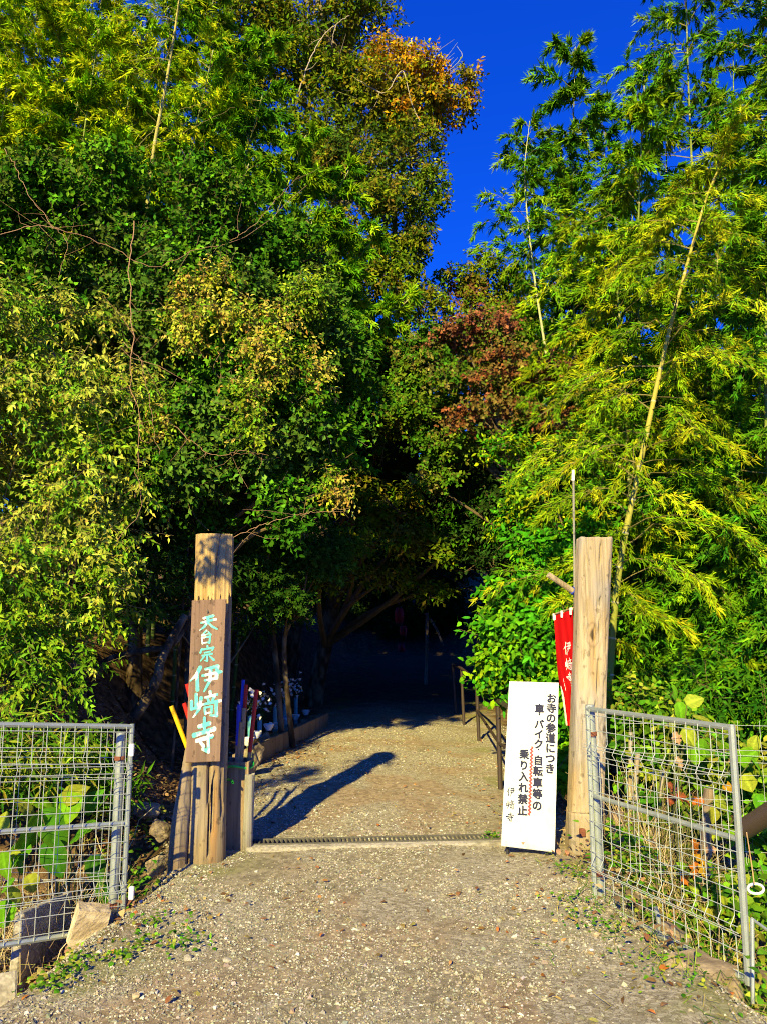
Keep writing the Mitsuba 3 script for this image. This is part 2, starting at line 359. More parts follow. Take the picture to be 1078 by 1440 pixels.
def px_ground(px, py, n=40):
    """Where the ray of this pixel meets the ground."""
    lo, hi = 2.5, 60.0
    for _ in range(n):
        m = (lo + hi) / 2
        p = at(px, py, m)
        if p[2] > H(p[0], p[1]):
            lo = m
        else:
            hi = m
    return at(px, py, (lo + hi) / 2)

def loose(name, label, cat, px, py, size, seed, mat, group=None, sink=0.3):
    p = px_ground(px, py)
    return add(thing(name, label, cat, group), rock([p[0], p[1], H(p[0], p[1]) + size[2] * (0.5 - sink)], size, seed), mat, smooth=40)
loose('pebble', 'rounded grey pebble lying alone on the gravel left of centre', 'stone', 265, 1350, (0.055, 0.05, 0.04), 3, 'mat_concrete')
loose('pebble', 'smaller dull grey pebble on the gravel right of the rounded grey one', 'stone', 319, 1352, (0.045, 0.035, 0.025), 4, 'mat_concrete')
loose('pebble', 'small grey pebble on the gravel edge below the left wooden post', 'stone', 267, 1262, (0.06, 0.045, 0.04), 5, 'mat_concrete')
loose('pebble', 'white pebble in the gravel near the bottom left corner', 'stone', 193, 1404, (0.05, 0.04, 0.035), 6, 'mat_pale_stone')
loose('pebble', 'white stone on the gravel beside the right mesh gate', 'stone', 838, 1316, (0.055, 0.05, 0.045), 7, 'mat_pale_stone')

# ------------------------------------------------------------------ wooden gateposts
def post_mesh(zb, zt, cx, cy, half, power, seed, cracks=(), top_notch=(), na=80, nz=100, rot=0.0, bulge=None):
    th = np.linspace(0, 2 * np.pi, na, endpoint=False)
    z = np.concatenate([np.linspace(zb, zt - .02, nz), [zt - 0.008, zt]])
    Z, A = np.meshgrid(z, th, indexing='ij')
    c, s = np.cos(A - rot), np.sin(A - rot)
    rad = (np.abs(c)**power + np.abs(s)**power) ** (-1 / power)
    X, Y = rad * np.cos(A), rad * np.sin(A)
    nz_ = meshkit.fbm(np.stack([np.cos(A) * 1.6 + seed, np.sin(A) * 1.6, Z * 0.9], -1), 3, seed)
    fine = meshkit.fbm(np.stack([np.cos(A) * 14 + seed, np.sin(A) * 14, Z * 1.2], -1), 3, seed + 2)
    R = half * (1 + (nz_ - 0.5) * 0.16) + (fine - 0.5) * 0.01
    if bulge is not None:
        R = R * bulge(Z, A)
    for a0, za, zc, depth, wid in cracks:
        d = (A - a0 - 0.05 * np.sin(Z * 5 + a0 * 9) - 0.02 * np.sin(Z * 23) + np.pi) % (2 * np.pi) - np.pi
        R = R - depth * np.exp(-(d / wid)**2) * sm(za, za + .05, Z) * sm(zc, zc - .05, Z)
    R[-1] *= 0.955
    x0 = np.interp(Z, [zb, zt], [cx[0], cx[1]]); y0 = np.interp(Z, [zb, zt], [cy, cy])
    top = (meshkit.fbm(np.stack([X * 3 + seed, Y * 3, X * 0], -1), 2, seed + 7) - .5) * .025
    V = np.stack([x0 + R * X, y0 + R * Y, Z + top * sm(zt - .1, zt, Z)], -1)
    nr = len(z)
    i, j = np.meshgrid(np.arange(nr - 1), np.arange(na), indexing='ij')
    q = np.stack([i * na + j, i * na + (j + 1) % na, (i + 1) * na + (j + 1) % na, (i + 1) * na + j], -1).reshape(-1, 4)
    f = np.vstack([q[:, [0, 1, 2]], q[:, [0, 2, 3]]])
    V = V.reshape(-1, 3)
    ctr = len(V); rim = (nr - 1) * na + np.arange(na)
    V = np.vstack([V, V[rim].mean(0)])
    f = np.vstack([f, np.stack([rim, np.roll(rim, -1), rim * 0 + ctr], 1)])
    return V, f

FRONT = -math.pi / 2
gpL = thing('gatepost', 'weathered round wooden gatepost on the left carrying the brown name board', 'post')
LX, LY = -1.2, 5.5
def bulL(Z, A):
    return 1 + 0.06 * sm(0.6, -0.1, Z)
part(gpL, 'log', post_mesh(-0.35, 2.22, (-1.2, -1.2), LY, 0.121, 3.2, 11,
     [(FRONT + .28, .05, .98, .05, .05), (FRONT + .52, .2, .62, .05, .04), (FRONT - .1, -.2, .7, .01, .02), (FRONT + .1, .5, .9, .012, .02), (FRONT - .5, -.2, 2.2, .012, .03), (FRONT + .9, .3, 2.1, .022, .05), (FRONT + .3, 1.75, 2.25, .02, .02)], rot=0.18, bulge=bulL), 'mat_post_left', smooth=50)
# the raised yellow shell that is left round the top, jagged below
def flake_mesh():
    th = np.linspace(FRONT - 1.15, FRONT + 1.02, 60)
    zz = np.linspace(0, 1, 50)
    Zt, A = np.meshgrid(zz, th, indexing='ij')
    low = 1.77 + 0.09 * (meshkit.noise(np.stack([th * 5, th * 0, th * 0], -1), 3) - .5) - 0.06 * np.exp(-((th - FRONT - .75) / .15)**2) - 0.03 * np.sin(th * 31)
    Z = low[None] + (2.228 - low[None]) * Zt
    c, s = np.cos(A - .18), np.sin(A - .18)
    rad = (np.abs(c)**3.2 + np.abs(s)**3.2) ** (-1 / 3.2)
    nz_ = meshkit.fbm(np.stack([np.cos(A) * 5, np.sin(A) * 5, Z * 4], -1), 4, 31)
    gro = meshkit.fbm(np.stack([np.cos(A) * 22, np.sin(A) * 22, Z * 2], -1), 2, 8)
    R = 0.123 * (1 + (nz_ - .5) * .2) + 0.016 + (gro - .5) * .02 - 0.03 * np.exp(-((A - FRONT - .35 - .1 * np.sin(Z * 9)) / .05)**2) * sm(1.8, 2.0, Z)
    R = R - 0.022 * (np.abs(A - th.mean()) > 1.06)
    outer = np.stack([LX + R * rad * np.cos(A), LY + R * rad * np.sin(A), Z], -1)
    inner = np.stack([LX + .098 * rad * np.cos(A), LY + .098 * rad * np.sin(A), Z], -1)
    n, m = Z.shape
    V = np.vstack([outer.reshape(-1, 3), inner.reshape(-1, 3)])
    i, j = np.meshgrid(np.arange(n - 1), np.arange(m - 1), indexing='ij'); q = i * m + j
    f = [np.stack([q, q + 1, q + m + 1], -1).reshape(-1, 3), np.stack([q, q + m + 1, q + m], -1).reshape(-1, 3)]
    def rim(ids, rev):
        a, b = ids[:-1], ids[1:]
        t = np.vstack([np.stack([a, b, b + n * m], 1), np.stack([a, b + n * m, a + n * m], 1)])
        return t[:, ::-1] if rev else t
    f += [rim(np.arange(m), True), rim((n - 1) * m + np.arange(m), False), rim(np.arange(n) * m, False), rim(np.arange(n) * m + m - 1, True)]
    return V, np.vstack(f)
part(gpL, 'shell', flake_mesh(), 'mat_post_flake', smooth=45, label='splintered yellow outer wood left round the top of the post')

gpR = thing('gatepost', 'pale squared wooden gatepost on the right leaning outwards behind the white notice', 'post')
RXb, RXt, RY = 1.4, 1.575, 5.72
part(gpR, 'log', post_mesh(0.3, 2.235, (RXb + .03, RXt), RY, 0.121, 4.5, 23,
     [(FRONT + .22, .3, 2.3, .03, .022), (FRONT - .28, .3, 1.5, .012, .02), (FRONT + .02, 1.2, 1.8, .016, .03), (FRONT + .65, .3, 2.2, .014, .02), (FRONT - .62, .3, 2.3, .02, .03), (FRONT - .02, 1.45, 1.6, .035, .05)], rot=-0.1), 'mat_post_right', smooth=50)
part(gpR, 'log', post_mesh(-0.35, 0.294, (RXb - .02, RXb + .028), RY - .004, 0.13, 4.0, 29,
     [(FRONT + .1, -.4, .3, .02, .03), (FRONT - .4, -.4, .3, .012, .03)], rot=-0.1), 'mat_post_right', smooth=50, label='darker replaced foot of the post below a saw cut')
part(gpR, 'plate', box([1.35, RY - .154, .15], [1.39, RY - .118, .2]), 'mat_rust', label='small square rusty plate')

# ------------------------------------------------------------------ writing
GLYPHS = {
    'お': '67,51 70,58 73,59 94,46 97,42 92,35 90,35/9,0 10,6 13,12 31,25 31,40 12,41 10,51 31,51 30,69 32,70 42,70 42,53 60,56 62,55 62,45 41,41 41,29 61,32 75,29 84,22 88,13 87,3 84,-5 75,-12 62,-16 52,-16 49,-5 64,-4 74,2 77,6 77,13 73,18 67,21 54,21 41,17 42,-7 40,-12 36,-16 28,-17 18,-12 11,-6;26,10 20,1 23,-2 30,-5 31,-2 31,12',
    '寺': '4,32 4,42 44,42 43,52 13,52 12,62 44,63 44,73 54,74 56,63 89,62 88,52 56,52 55,43 96,42 96,32 73,31 74,23 94,22 95,13 74,12 73,-13 71,-17 63,-20 48,-21 45,-12 45,-10 62,-9 62,12 30,12 43,-5 42,-8 35,-12 18,7 21,12 6,13 6,22 62,23 62,31',
    'の': '7,16 9,32 18,47 30,56 45,62 65,60 78,54 88,42 92,30 92,14 85,-1 75,-10 55,-17 51,-15 47,-7 62,-3 70,1 77,8 80,18 81,27 79,34 76,41 70,46 64,50 57,50 53,29 47,9 40,-2 33,-8 25,-9 18,-6 10,5;18,16 21,8 25,4 28,3 32,7 40,24 45,50 36,47 25,38 19,27',
    '参': '2,13 19,24 26,31 5,32 4,41 34,42 37,47 17,46 14,55 28,63 43,75 51,71 52,69 40,58 63,58 56,66 64,71 80,60 91,50 84,42 97,41 96,32 74,31 81,25 98,15 92,6 78,14 63,27 61,23 56,20 31,10 24,15 9,6;51,48 49,42 83,43 76,50;56,32 61,27 62,28 59,32;33,22 34,21 43,24 55,31 41,32/16,-13 54,-5 67,1 75,7 85,3 82,-1 72,-7 45,-18 20,-22/22,2 23,4 52,12 63,18 71,15 70,11 62,6 36,-4 28,-5',
    '道': '3,-13 6,-8 18,0 17,27 4,28 3,37 5,38 27,38 28,0 34,-5 41,-7 52,-9 98,-8 95,-18 86,-19 44,-18 35,-16 22,-9 8,-20/38,-5 37,45 38,46 54,46 55,51 29,52 20,46 5,65 13,70 29,53 30,61 45,61 40,70 46,74 48,75 50,73 57,61 67,61 75,74 84,72 85,70 80,61 95,61 96,52 68,51 65,47 88,45 88,-4;47,5 77,5 77,9 48,10;47,19 77,18 77,23 48,23;47,33 77,32 77,36 48,37',
    'に': '39,3 41,17 50,17 50,5 53,1 61,-2 71,-2 91,1 92,-10 89,-11 73,-13 54,-12 47,-10 42,-5/44,48 45,57 88,57 87,46 54,45 45,46/11,7 11,30 16,65 18,66 27,65 28,62 23,38 21,15 23,15 27,21 32,17 32,15 26,-4 24,-16 15,-16',
    'つ': '6,42 50,54 65,55 73,53 83,48 90,38 93,30 91,17 85,6 72,-4 56,-10 35,-12 31,-3 32,0 59,3 68,7 75,13 80,24 78,35 71,42 58,44 41,41 10,30',
    'き': '14,35 15,38 54,37 51,47 18,48 16,57 48,57 46,68 56,70 60,58 78,62 80,62 81,52 63,48 63,46 66,38 85,42 88,33 71,28 80,14 76,6 73,5 51,9 53,18 64,17 59,27 16,27/17,0 18,8 21,17 30,17 32,14 28,7 28,2 32,-4 46,-8 74,-5 75,-16 57,-18 33,-17 26,-14 20,-9',
    '車': '4,-6 5,3 44,4 43,8 14,9 14,50 43,50 44,54 8,55 7,55 8,65 43,65 45,74 54,74 55,72 56,65 93,64 93,56 92,55 56,54 56,50 86,50 86,9 56,8 55,4 96,3 96,-7 56,-7 55,-21 46,-22 44,-21 44,-7;55,19 75,18 75,24 56,25;55,35 75,34 75,40 56,41;25,19 44,18 44,24 25,25;25,35 44,34 44,40 25,41',
    'バ': '80,68 81,69 88,72 97,59 97,55 90,53/55,55 63,58 67,57 85,16 92,-7 92,-11 81,-13 71,17/70,63 71,66 77,67 86,52 81,49 78,49/5,-9 14,5 22,23 30,56 32,57 42,55 35,25 22,-5 16,-14',
    'イ': '7,25 30,33 47,42 65,54 79,68 88,61 80,52 61,37 61,-16 48,-15 49,29 13,15 11,16',
    'ク': '8,26 10,29 23,39 33,50 44,71 55,67 51,55 81,57 89,52 80,28 67,8 47,-9 28,-18 26,-18 18,-9 38,0 53,11 67,28 73,44 43,45 30,30 18,20',
    '自': '15,60 40,61 45,74 55,73 53,60 87,60 86,-21 77,-21 75,-16 26,-16 25,-22 15,-21;25,17 75,16 76,27 26,28;26,50 26,38 76,39 75,50;26,6 26,-6 76,-5 75,6',
    '転': '2,5 21,6 21,11 6,11 6,48 21,49 21,53 5,53 4,62 5,63 21,63 23,74 32,73 32,63 49,63 49,53 32,53 32,49 47,49 48,37 97,36 97,27 75,26 62,-4 66,-5 81,-3 75,12 85,16 98,-17 90,-22 88,-21 85,-13 49,-18 45,-10 48,-4 32,-4 31,-21 23,-22 21,-20 21,-4 3,-4;32,7 49,6 51,0 62,26 47,27 47,11 32,11;31,20 38,20 38,25 32,25;32,40 31,34 38,34 38,40;16,25 16,20 22,20 22,25;16,40 16,34 22,34 22,40/52,57 53,66 94,65 93,56',
    '等': '2,48 18,75 27,72 26,65 50,65 51,64 56,74 59,75 67,72 66,65 95,65 95,56 77,55 80,48 77,45 87,44 87,35 55,34 56,29 96,29 96,19 76,18 76,13 94,13 95,4 76,3 75,-17 71,-20 63,-22 52,-22 48,-13 49,-11 65,-11 65,3 35,3 35,2 47,-9 46,-12 39,-17 21,0 21,3 7,4 7,13 64,13 65,18 4,19 4,29 43,29 44,34 14,35 14,44 26,45 22,56 10,43;55,50 56,44 70,45 64,56 59,56;32,46 32,44 44,44 44,48 42,52 45,56 34,56 36,48',
    '乗': '3,-10 22,-2 34,6 8,7 9,17 22,18 22,25 4,25 5,35 22,35 22,42 10,43 10,52 44,53 43,57 13,56 10,65 53,68 82,72 87,66 87,63 56,59 55,53 91,52 91,43 78,42 78,35 96,34 96,26 95,25 78,25 78,18 92,16 92,7 66,6 77,-2 97,-10 93,-18 90,-20 81,-16 56,0 54,-22 45,-21 43,0 27,-12 10,-19 8,-18;55,18 66,17 67,24 55,24;55,35 66,35 67,42 55,42;33,18 44,17 44,24 34,24;33,35 44,35 44,42 34,42',
    'り': '20,19 20,39 24,69 35,68 33,51 43,60 53,64 64,62 69,60 75,53 80,37 80,15 74,1 62,-10 50,-15 37,-19 31,-11 32,-8 42,-6 56,0 62,6 67,14 69,23 69,37 65,47 60,52 54,53 50,52 39,42 32,28 31,10 21,9',
    '入': '3,-12 15,-4 24,4 32,16 39,31 44,47 28,63 33,72 40,67 50,57 79,8 87,-2 98,-10 94,-20 88,-18 79,-11 68,3 52,31 40,7 26,-10 12,-21 3,-15',
    'れ': '4,3 26,36 26,41 8,39 6,50 26,52 28,69 39,69 38,54 41,48 39,43 49,50 61,55 70,55 77,51 81,42 78,0 80,-2 86,-1 97,6 99,-5 90,-12 82,-14 75,-14 69,-10 66,-3 66,5 70,39 69,42 65,44 52,40 36,25 36,-17 25,-17 25,12 11,-5 8,-4',
    '禁': '2,37 8,42 18,53 7,54 6,63 22,64 23,74 33,73 33,64 46,64 47,62 49,64 65,64 66,74 75,74 77,64 94,63 93,54 81,53 89,44 97,38 98,36 92,30 90,30 76,42 76,29 85,28 85,19 17,19 17,28 23,29 22,41 9,30 3,35;51,30 51,29 66,29 66,42;37,53 47,46 49,42 61,53 49,54 47,56 46,54 38,54;34,44 34,29 50,30 43,37/4,-15 4,-13 15,-5 23,4 6,5 5,14 6,15 95,14 95,5 74,4 94,-13 94,-16 87,-20 85,-20 65,-2 65,0 69,3 69,5 56,4 56,-15 55,-18 50,-21 33,-22 30,-15 30,-12 45,-11 44,5 29,4 33,1 32,-2 24,-12 12,-20',
    '止': '3,-16 4,-6 17,-5 17,51 19,52 26,52 28,50 28,-5 48,-5 48,73 59,73 59,41 92,40 91,30 59,29 59,-5 96,-6 96,-16',
    '伊': '0,33 15,51 27,74 36,71 37,67 89,67 90,66 90,44 97,43 97,34 90,33 90,5 81,4 79,10 61,9 57,-2 52,-9 46,-15 35,-22 33,-22 27,-15 26,-20 25,-22 16,-21 16,31 14,32 7,23 5,23;63,21 79,20 79,33 63,33;63,45 79,44 79,56 63,57;26,-13 27,-13 36,-9 47,2 49,9 34,10 33,19 34,20 51,20 52,33 26,34;26,44 52,44 52,56 35,57 33,62 26,49',
    '﨑': '5,53 14,53 14,10 16,9 18,73 27,72 28,12 30,13 31,54 39,54 40,41 51,41 47,55 39,56 40,65 60,65 58,72 64,75 67,74 74,65 95,65 95,55 88,55 82,41 98,39 97,31 90,30 90,-14 88,-18 82,-21 68,-21 64,-13 65,-11 80,-11 79,30 40,30 39,-7 31,-7 30,2 6,-3;59,55 62,41 70,40 76,54/45,-11 45,25 73,26 74,-4 54,-5 53,-11;54,5 64,5 64,16 54,16',
}
def mesh2d(shape, depth=0.0015):
    return [trimesh.creation.extrude_polygon(g, depth, engine='earcut') for g in getattr(shape, 'geoms', [shape]) if g.area > 1e-9]
def lettering(shapes, origin, ux, uy, nrm_out, lift=0.0012):
    """Flat letters (metres, in the plane's own x and y) laid on a board."""
    ms = [m for s in shapes for m in mesh2d(s)]
    v, f = join([(m.vertices, m.faces) for m in ms])
    return origin + v[:, :1] * ux + v[:, 1:2] * uy + (v[:, 2:] + lift) * nrm_out, f
def glyph(c):
    polys = []
    for g in GLYPHS[c].split('/'):
        rings = [[tuple(map(int, p.split(','))) for p in r.split(' ')] for r in g.split(';')]
        polys.append(Polygon(rings[0], rings[1:]).buffer(2.6))
    return union_all(polys)
def stroke(pts):
    """A brush stroke: points (x, y, width) in a 100 x 100 box, y down."""
    cs = [Point(x, 100 - y).buffer(w / 2, 6) for x, y, w in pts]
    return union_all([MultiPoint([*a.exterior.coords, *b.exterior.coords]).convex_hull for a, b in zip(cs, cs[1:])])
BRUSH = {
    '天': [[(28, 20, 16), (48, 15, 15), (74, 8, 18)], [(14, 48, 14), (50, 38, 13), (88, 30, 17)], [(50, 14, 15), (46, 44, 15), (30, 72, 14), (4, 94, 6)], [(48, 46, 9), (68, 72, 14), (96, 90, 9)]],
    '台': [[(52, 2, 15), (36, 18, 12), (18, 36, 15), (44, 32, 10), (74, 22, 10)], [(66, 10, 9), (84, 32, 15)], [(16, 52, 11), (22, 92, 13)], [(18, 52, 11), (80, 44, 14), (74, 90, 14)], [(24, 88, 11), (72, 84, 11)]],
    '宗': [[(52, 0, 13), (54, 14, 11)], [(16, 18, 12), (8, 40, 13)], [(18, 22, 11), (90, 12, 14), (82, 30, 8)], [(34, 42, 10), (70, 36, 11)], [(20, 60, 11), (82, 50, 12)], [(50, 54, 12), (50, 92, 14), (36, 90, 6)], [(32, 64, 11), (8, 92, 8)], [(66, 64, 8), (92, 88, 16)]],
    '伊': [[(32, 6, 13), (20, 34, 12), (0, 56, 5)], [(22, 34, 11), (23, 92, 12)], [(50, 14, 10), (88, 4, 13), (84, 50, 12)], [(40, 38, 10), (98, 26, 12)], [(48, 56, 9), (84, 50, 10)], [(66, 12, 11), (64, 56, 11), (44, 98, 6)]],
    '﨑': [[(20, 8, 11), (20, 60, 12)], [(4, 34, 11), (4, 64, 11), (34, 54, 9)], [(36, 22, 12), (30, 64, 10), (10, 94, 6)], [(66, 0, 11), (68, 14, 10)], [(50, 22, 9), (88, 12, 11)], [(58, 26, 8), (62, 40, 9)], [(80, 20, 10), (72, 38, 8)], [(42, 48, 9), (100, 36, 12)], [(48, 60, 8), (50, 84, 9)], [(50, 60, 8), (72, 56, 8), (70, 80, 8)], [(50, 82, 7), (70, 78, 7)], [(86, 42, 11), (87, 92, 12), (66, 90, 6)]],
    '寺': [[(52, 0, 13), (52, 38, 13)], [(28, 22, 12), (74, 14, 13)], [(6, 46, 14), (50, 38, 11), (94, 30, 15)], [(18, 62, 12), (84, 50, 13)], [(68, 38, 13), (68, 92, 14), (42, 86, 7)], [(34, 66, 10), (48, 78, 13)]],
}
def brush(c):
    return union_all([stroke(s) for s in BRUSH[c]])
from shapely import affinity
def placed(shape, x, y, w, h):
    """The glyph in the box centred at (x, y)."""
    return affinity.translate(affinity.scale(shape, w / 100, h / 100, origin=(50, 50)), x - 50, y - 50)

# ---- brown name board on the left post
D0 = 5.315
bt = [at(270, 844.5, D0), at(318, 842.5, D0), at(309.5, 1071, D0), at(261, 1073, D0)]
nb = thing('name_board', 'upright brown wooden name board with mint green brush characters on the left post', 'sign')
part(nb, 'board', slab(*bt, 0.028), 'mat_sign_board')
nB = -nrm(np.cross(bt[1] - bt[0], bt[3] - bt[0]))
oB = bt[3]; uxB = nrm(bt[2] - bt[3]); uyB = np.cross(nB, uxB)
def inB(px, py):
    d = at(px, py, D0) - oB
    return d @ uxB, d @ uyB
for c, x0, x1, y0, y1 in (('天', 280, 306.5, 864, 888), ('台', 281, 299.5, 886, 907), ('宗', 280.5, 302.5, 908, 931.5), ('伊', 268, 311.5, 935, 974), ('﨑', 268, 310, 972, 1011), ('寺', 270.5, 304, 1010, 1061.5)):
    (xa, ya), (xb, yb) = inB(x0, y1), inB(x1, y0)
    part(nb, 'character', lettering([placed(brush(c), (xa + xb) / 2, (ya + yb) / 2, xb - xa, yb - ya)], oB, uxB, uyB, nB), 'mat_mint_paint')
part(nb, 'nail', rod(at(292.5, 856, D0 + .01), at(292.5, 862, D0 - .008), 0.006, 6), 'mat_dark_iron')

# ---- white notice leaning on the right post
wt = [at(715, 958, 5.74), at(785, 960, 5.66), at(779.5, 1199, 5.46), at(703.5, 1190, 5.54)]
wn = thing('notice_board', 'white upright notice board with columns of dark lettering leaning before the right post', 'sign')
part(wn, 'panel', slab(*wt, 0.022), 'mat_sign_white')
nW = -nrm(np.cross(wt[1] - wt[0], wt[3] - wt[0]))
uxW = nrm(nrm(wt[1] - wt[0]) + nrm(wt[2] - wt[3])); uyW = nrm(np.cross(nW, uxW)); oW = wt[3]
def inW(u, v):
    p = (wt[0] * (1 - u) + wt[1] * u) * (1 - v) + (wt[3] * (1 - u) + wt[2] * u) * v - oW
    return p @ uxW, p @ uyW
def column(text, us, vs, size, fn=glyph, w=None):
    out = []
    for c, u, v in zip(text, us, vs):
        x, y = inW(u, v)
        if c == '・':
            out.append(Point(x, y).buffer(size * .1))
        else:
            out.append(placed(fn(c), x, y, (w or size) * 1.2, size * 1.2))
    return out
cols = [('お寺の参道につき', 0.862, 0.868, 0.086, 0.512, None, .058), ('車・バイク・自転車等の', 0.632, 0.645, 0.155, 0.735, [.155, .205, .25, .31, .37, .418, .468, .532, .6, .666, .733], .057), ('乗り入れ禁止', 0.365, 0.375, 0.437, 0.77, None, .057)]
for text, ua, ub, va, vb, vs, size in cols:
    n = len(text); vs = vs or np.linspace(va, vb, n)
    for sh in column(text, np.linspace(ua, ub, n), vs, size):
        part(wn, 'character', lettering([sh], oW, uxW, uyW, nW), 'mat_ink')
def thin(c):
    return union_all([stroke([(x, y, w * .8) for x, y, w in s]) for s in BRUSH[c]])
for sh in column('伊﨑寺', [.135, .14, .142], [.683, .758, .83], .05, thin, .046):
    part(wn, 'character', lettering([sh], oW, uxW, uyW, nW), 'mat_ink')
wv = [inW(.508 + .012 * math.sin(i * math.pi / 2) * 1.6, .405 + (.805 - .405) * i / 76) for i in range(77)]
from shapely.geometry import LineString
part(wn, 'wavy_line', lettering([LineString(wv).buffer(.0055)], oW, uxW, uyW, nW), 'mat_red_ink')
back = -nW
for u in (.12, .88):
    a = (wt[0] * (1 - u) + wt[1] * u) * .3 + (wt[3] * (1 - u) + wt[2] * u) * .7 + back * .03
    b = wt[3] * (1 - u) + wt[2] * u + back * .05
    part(wn, 'leg', rod(a, [b[0], b[1] + .04, float(H(b[0], b[1])) - .02], .012, 6), 'mat_paint_dark')

# ------------------------------------------------------------------ red banner
fl = thing('banner', 'narrow red cloth banner with white characters hanging beside the right post', 'banner')
PD = 5.98
pole_top, pole_bot = at(805.5, 663, PD), at(809.5, 1215, PD)
pole = thing('banner_pole', 'tall thin shiny pole standing behind the right post', 'pole')
part(pole, 'shaft', rod(pole_bot - [0, 0, .3], pole_top, .009, 8), 'mat_grey_pole')
part(pole, 'finial', rod(at(805.3, 676, PD), at(805.3, 661, PD), .014, 8, .011), 'mat_paint_white')
ends = [(866, 778.5, 804.5, 857), (900, 780, 806, 900), (950, 784, 807.5, 950), (980, 790, 808, 980), (1020, 795, 809, 1022)]
rows = []
r_ = np.random.default_rng(5)
ky = np.linspace(0, 4, 40)
Lx = spline([[e[1], e[0]] for e in ends], 40); Rx = spline([[e[2], e[3]] for e in ends], 40)
grid = []
for i in range(40):
    row = []
    for j in range(14):
        t = j / 13
        D = PD - 0.02 + 0.33 * (1 - t) * (1 - .35 * i / 39) + .03 * math.sin(t * 9 + i * .11) * (.25 + .75 * i / 39) + .012 * math.sin(t * 17 - i * .2)
        row.append(at(Lx[i, 0] * (1 - t) + Rx[i, 0] * t, Lx[i, 1] * (1 - t) + Rx[i, 1] * t, D))
    grid.append(row)
grid = np.array(grid)
def sheet(g):
    n, m = g.shape[:2]
    i, j = np.meshgrid(np.arange(n - 1), np.arange(m - 1), indexing='ij'); q = i * m + j
    return g.reshape(-1, 3), np.vstack([np.stack([q, q + m, q + m + 1], -1).reshape(-1, 3), np.stack([q, q + m + 1, q + 1], -1).reshape(-1, 3)])
part(fl, 'cloth', sheet(grid), 'mat_red_cloth', smooth=True)
def on_cloth(t, s):
    """Point of the cloth across t, down s, and slightly in front of it."""
    i, j = np.clip(s * 39, 0, 38.999), np.clip(t * 13, 0, 12.999)
    a, b = int(i), int(j); fi, fj = i - a, j - b
    p = (grid[a, b] * (1 - fj) + grid[a, b + 1] * fj) * (1 - fi) + (grid[a + 1, b] * (1 - fj) + grid[a + 1, b + 1] * fj) * fi
    n = nrm(np.cross(grid[a + 1, b] - grid[a, b], grid[a, b + 1] - grid[a, b]))
    n = n if n[1] < 0 else -n
    return p + n * .003
def cloth_marks(shape, t0, t1, s0, s1):
    v, f = join([(m.vertices, m.faces) for m in mesh2d(shape, 0.5)])
    out = [on_cloth(t0 + (t1 - t0) * x / 100, s0 + (s1 - s0) * (1 - y / 100)) for x, y, z in v]
    return np.array(out), f
for c, s0, s1 in (('伊', .265, .355), ('﨑', .375, .46), ('寺', .475, .56)):
    part(fl, 'character', cloth_marks(brush(c), .4 + s0 * .2, .78 + s0 * .25, s0, s1), 'mat_white_cloth')
for s0 in (.53, .585, .64):
    part(fl, 'mark', cloth_marks(stroke([(50, 5, 40), (50, 95, 40)]), .28, .36, s0, s0 + .035), 'mat_white_cloth')
for s0, t0 in ((.575, .7), (.625, .74)):
    part(fl, 'mark', cloth_marks(stroke([(20, 10, 24), (80, 40, 24), (30, 90, 20)]), t0, t0 + .2, s0, s0 + .04), 'mat_white_cloth')
part(fl, 'hem', cloth_marks(stroke([(50, 0, 60), (50, 100, 60)]), .0, .16, .7, .99), 'mat_white_cloth')
part(fl, 'crossbar', rod(grid[0, 0] + [0, 0, .012], grid[0, -1] + [.02, 0, .016], .007, 6), 'mat_stick_wood')
for t in (0.02, .45, .93):
    p = on_cloth(t, 0.005)
    part(fl, 'loop', box(p - [.013, .008, .035], p + [.013, .008, .022]), 'mat_white_cloth')
bs = thing('bamboo_stub', 'short pale bamboo stub tied slantwise to the thin pole beside the right post', 'bamboo')
part(bs, 'cane', rod(at(770, 808, 5.9), at(806, 832, 5.95), .022, 10), 'mat_post_right')
part(bs, 'tie', rod(at(804, 830, 5.94), at(809, 834, 5.97), .03, 8), 'mat_paint_blue')

# ------------------------------------------------------------------ walking sticks in their holder behind the left post
hb = thing('stick_holder', 'dark open holder for walking sticks bound behind the left wooden post', 'holder')
hx, hy = -1.06, 5.78
hz = float(H(hx, hy))
w_ = .006
for nm, lo, hi in (('panel', [-.085, -.1, -.05], [.085, -.1 + .02, .6]), ('panel', [-.085, .1, -.05], [.085, .12, .6]), ('panel', [-.105, -.1, -.05], [-.087, .12, .6]), ('panel', [.087, -.1, -.05], [.105, .12, .6])):
    part(hb, nm, box(np.array(lo) + [hx, hy, hz], np.array(hi) + [hx, hy, hz]), 'mat_old_wood')
part(hb, 'rope', tubes(np.array([[[hx + .12 * c1, hy + .13 * s1, hz + .565 + .012 * math.sin(3 * a)] for a, c1, s1 in ((a, math.cos(a), math.sin(a)) for a in np.linspace(0, 6.4, 28))]]), .009, 6), 'mat_paint_green', label='green cord round the holder')
part(hb, 'rope', tubes(np.array([[[LX + .165 * math.cos(a), LY + .165 * math.sin(a), .51 + .01 * math.sin(2 * a)] for a in np.linspace(0.2, 3.6, 20)]]), .009, 6), 'mat_paint_green', label='green cord round the post')
def stick(label, top, D, foot, r, tip_mat, tip_frac, label2=None):
    k = thing('walking_stick', label, 'walking stick')
    a, b = np.array(foot, float), at(*top, D)
    m = b + (a - b) * tip_frac
    part(k, 'shaft', rod(a, m, r * .92, 10), 'mat_stick_wood')
    if tip_mat:
        part(k, 'grip', rod(m, b, r, 10), tip_mat)
fz = hz + .03
stick('yellow gripped walking stick leaning outwards left of the brown name board', (241, 993), 5.7, (-1.13, 5.76, fz), .016, 'mat_paint_yellow', .5)
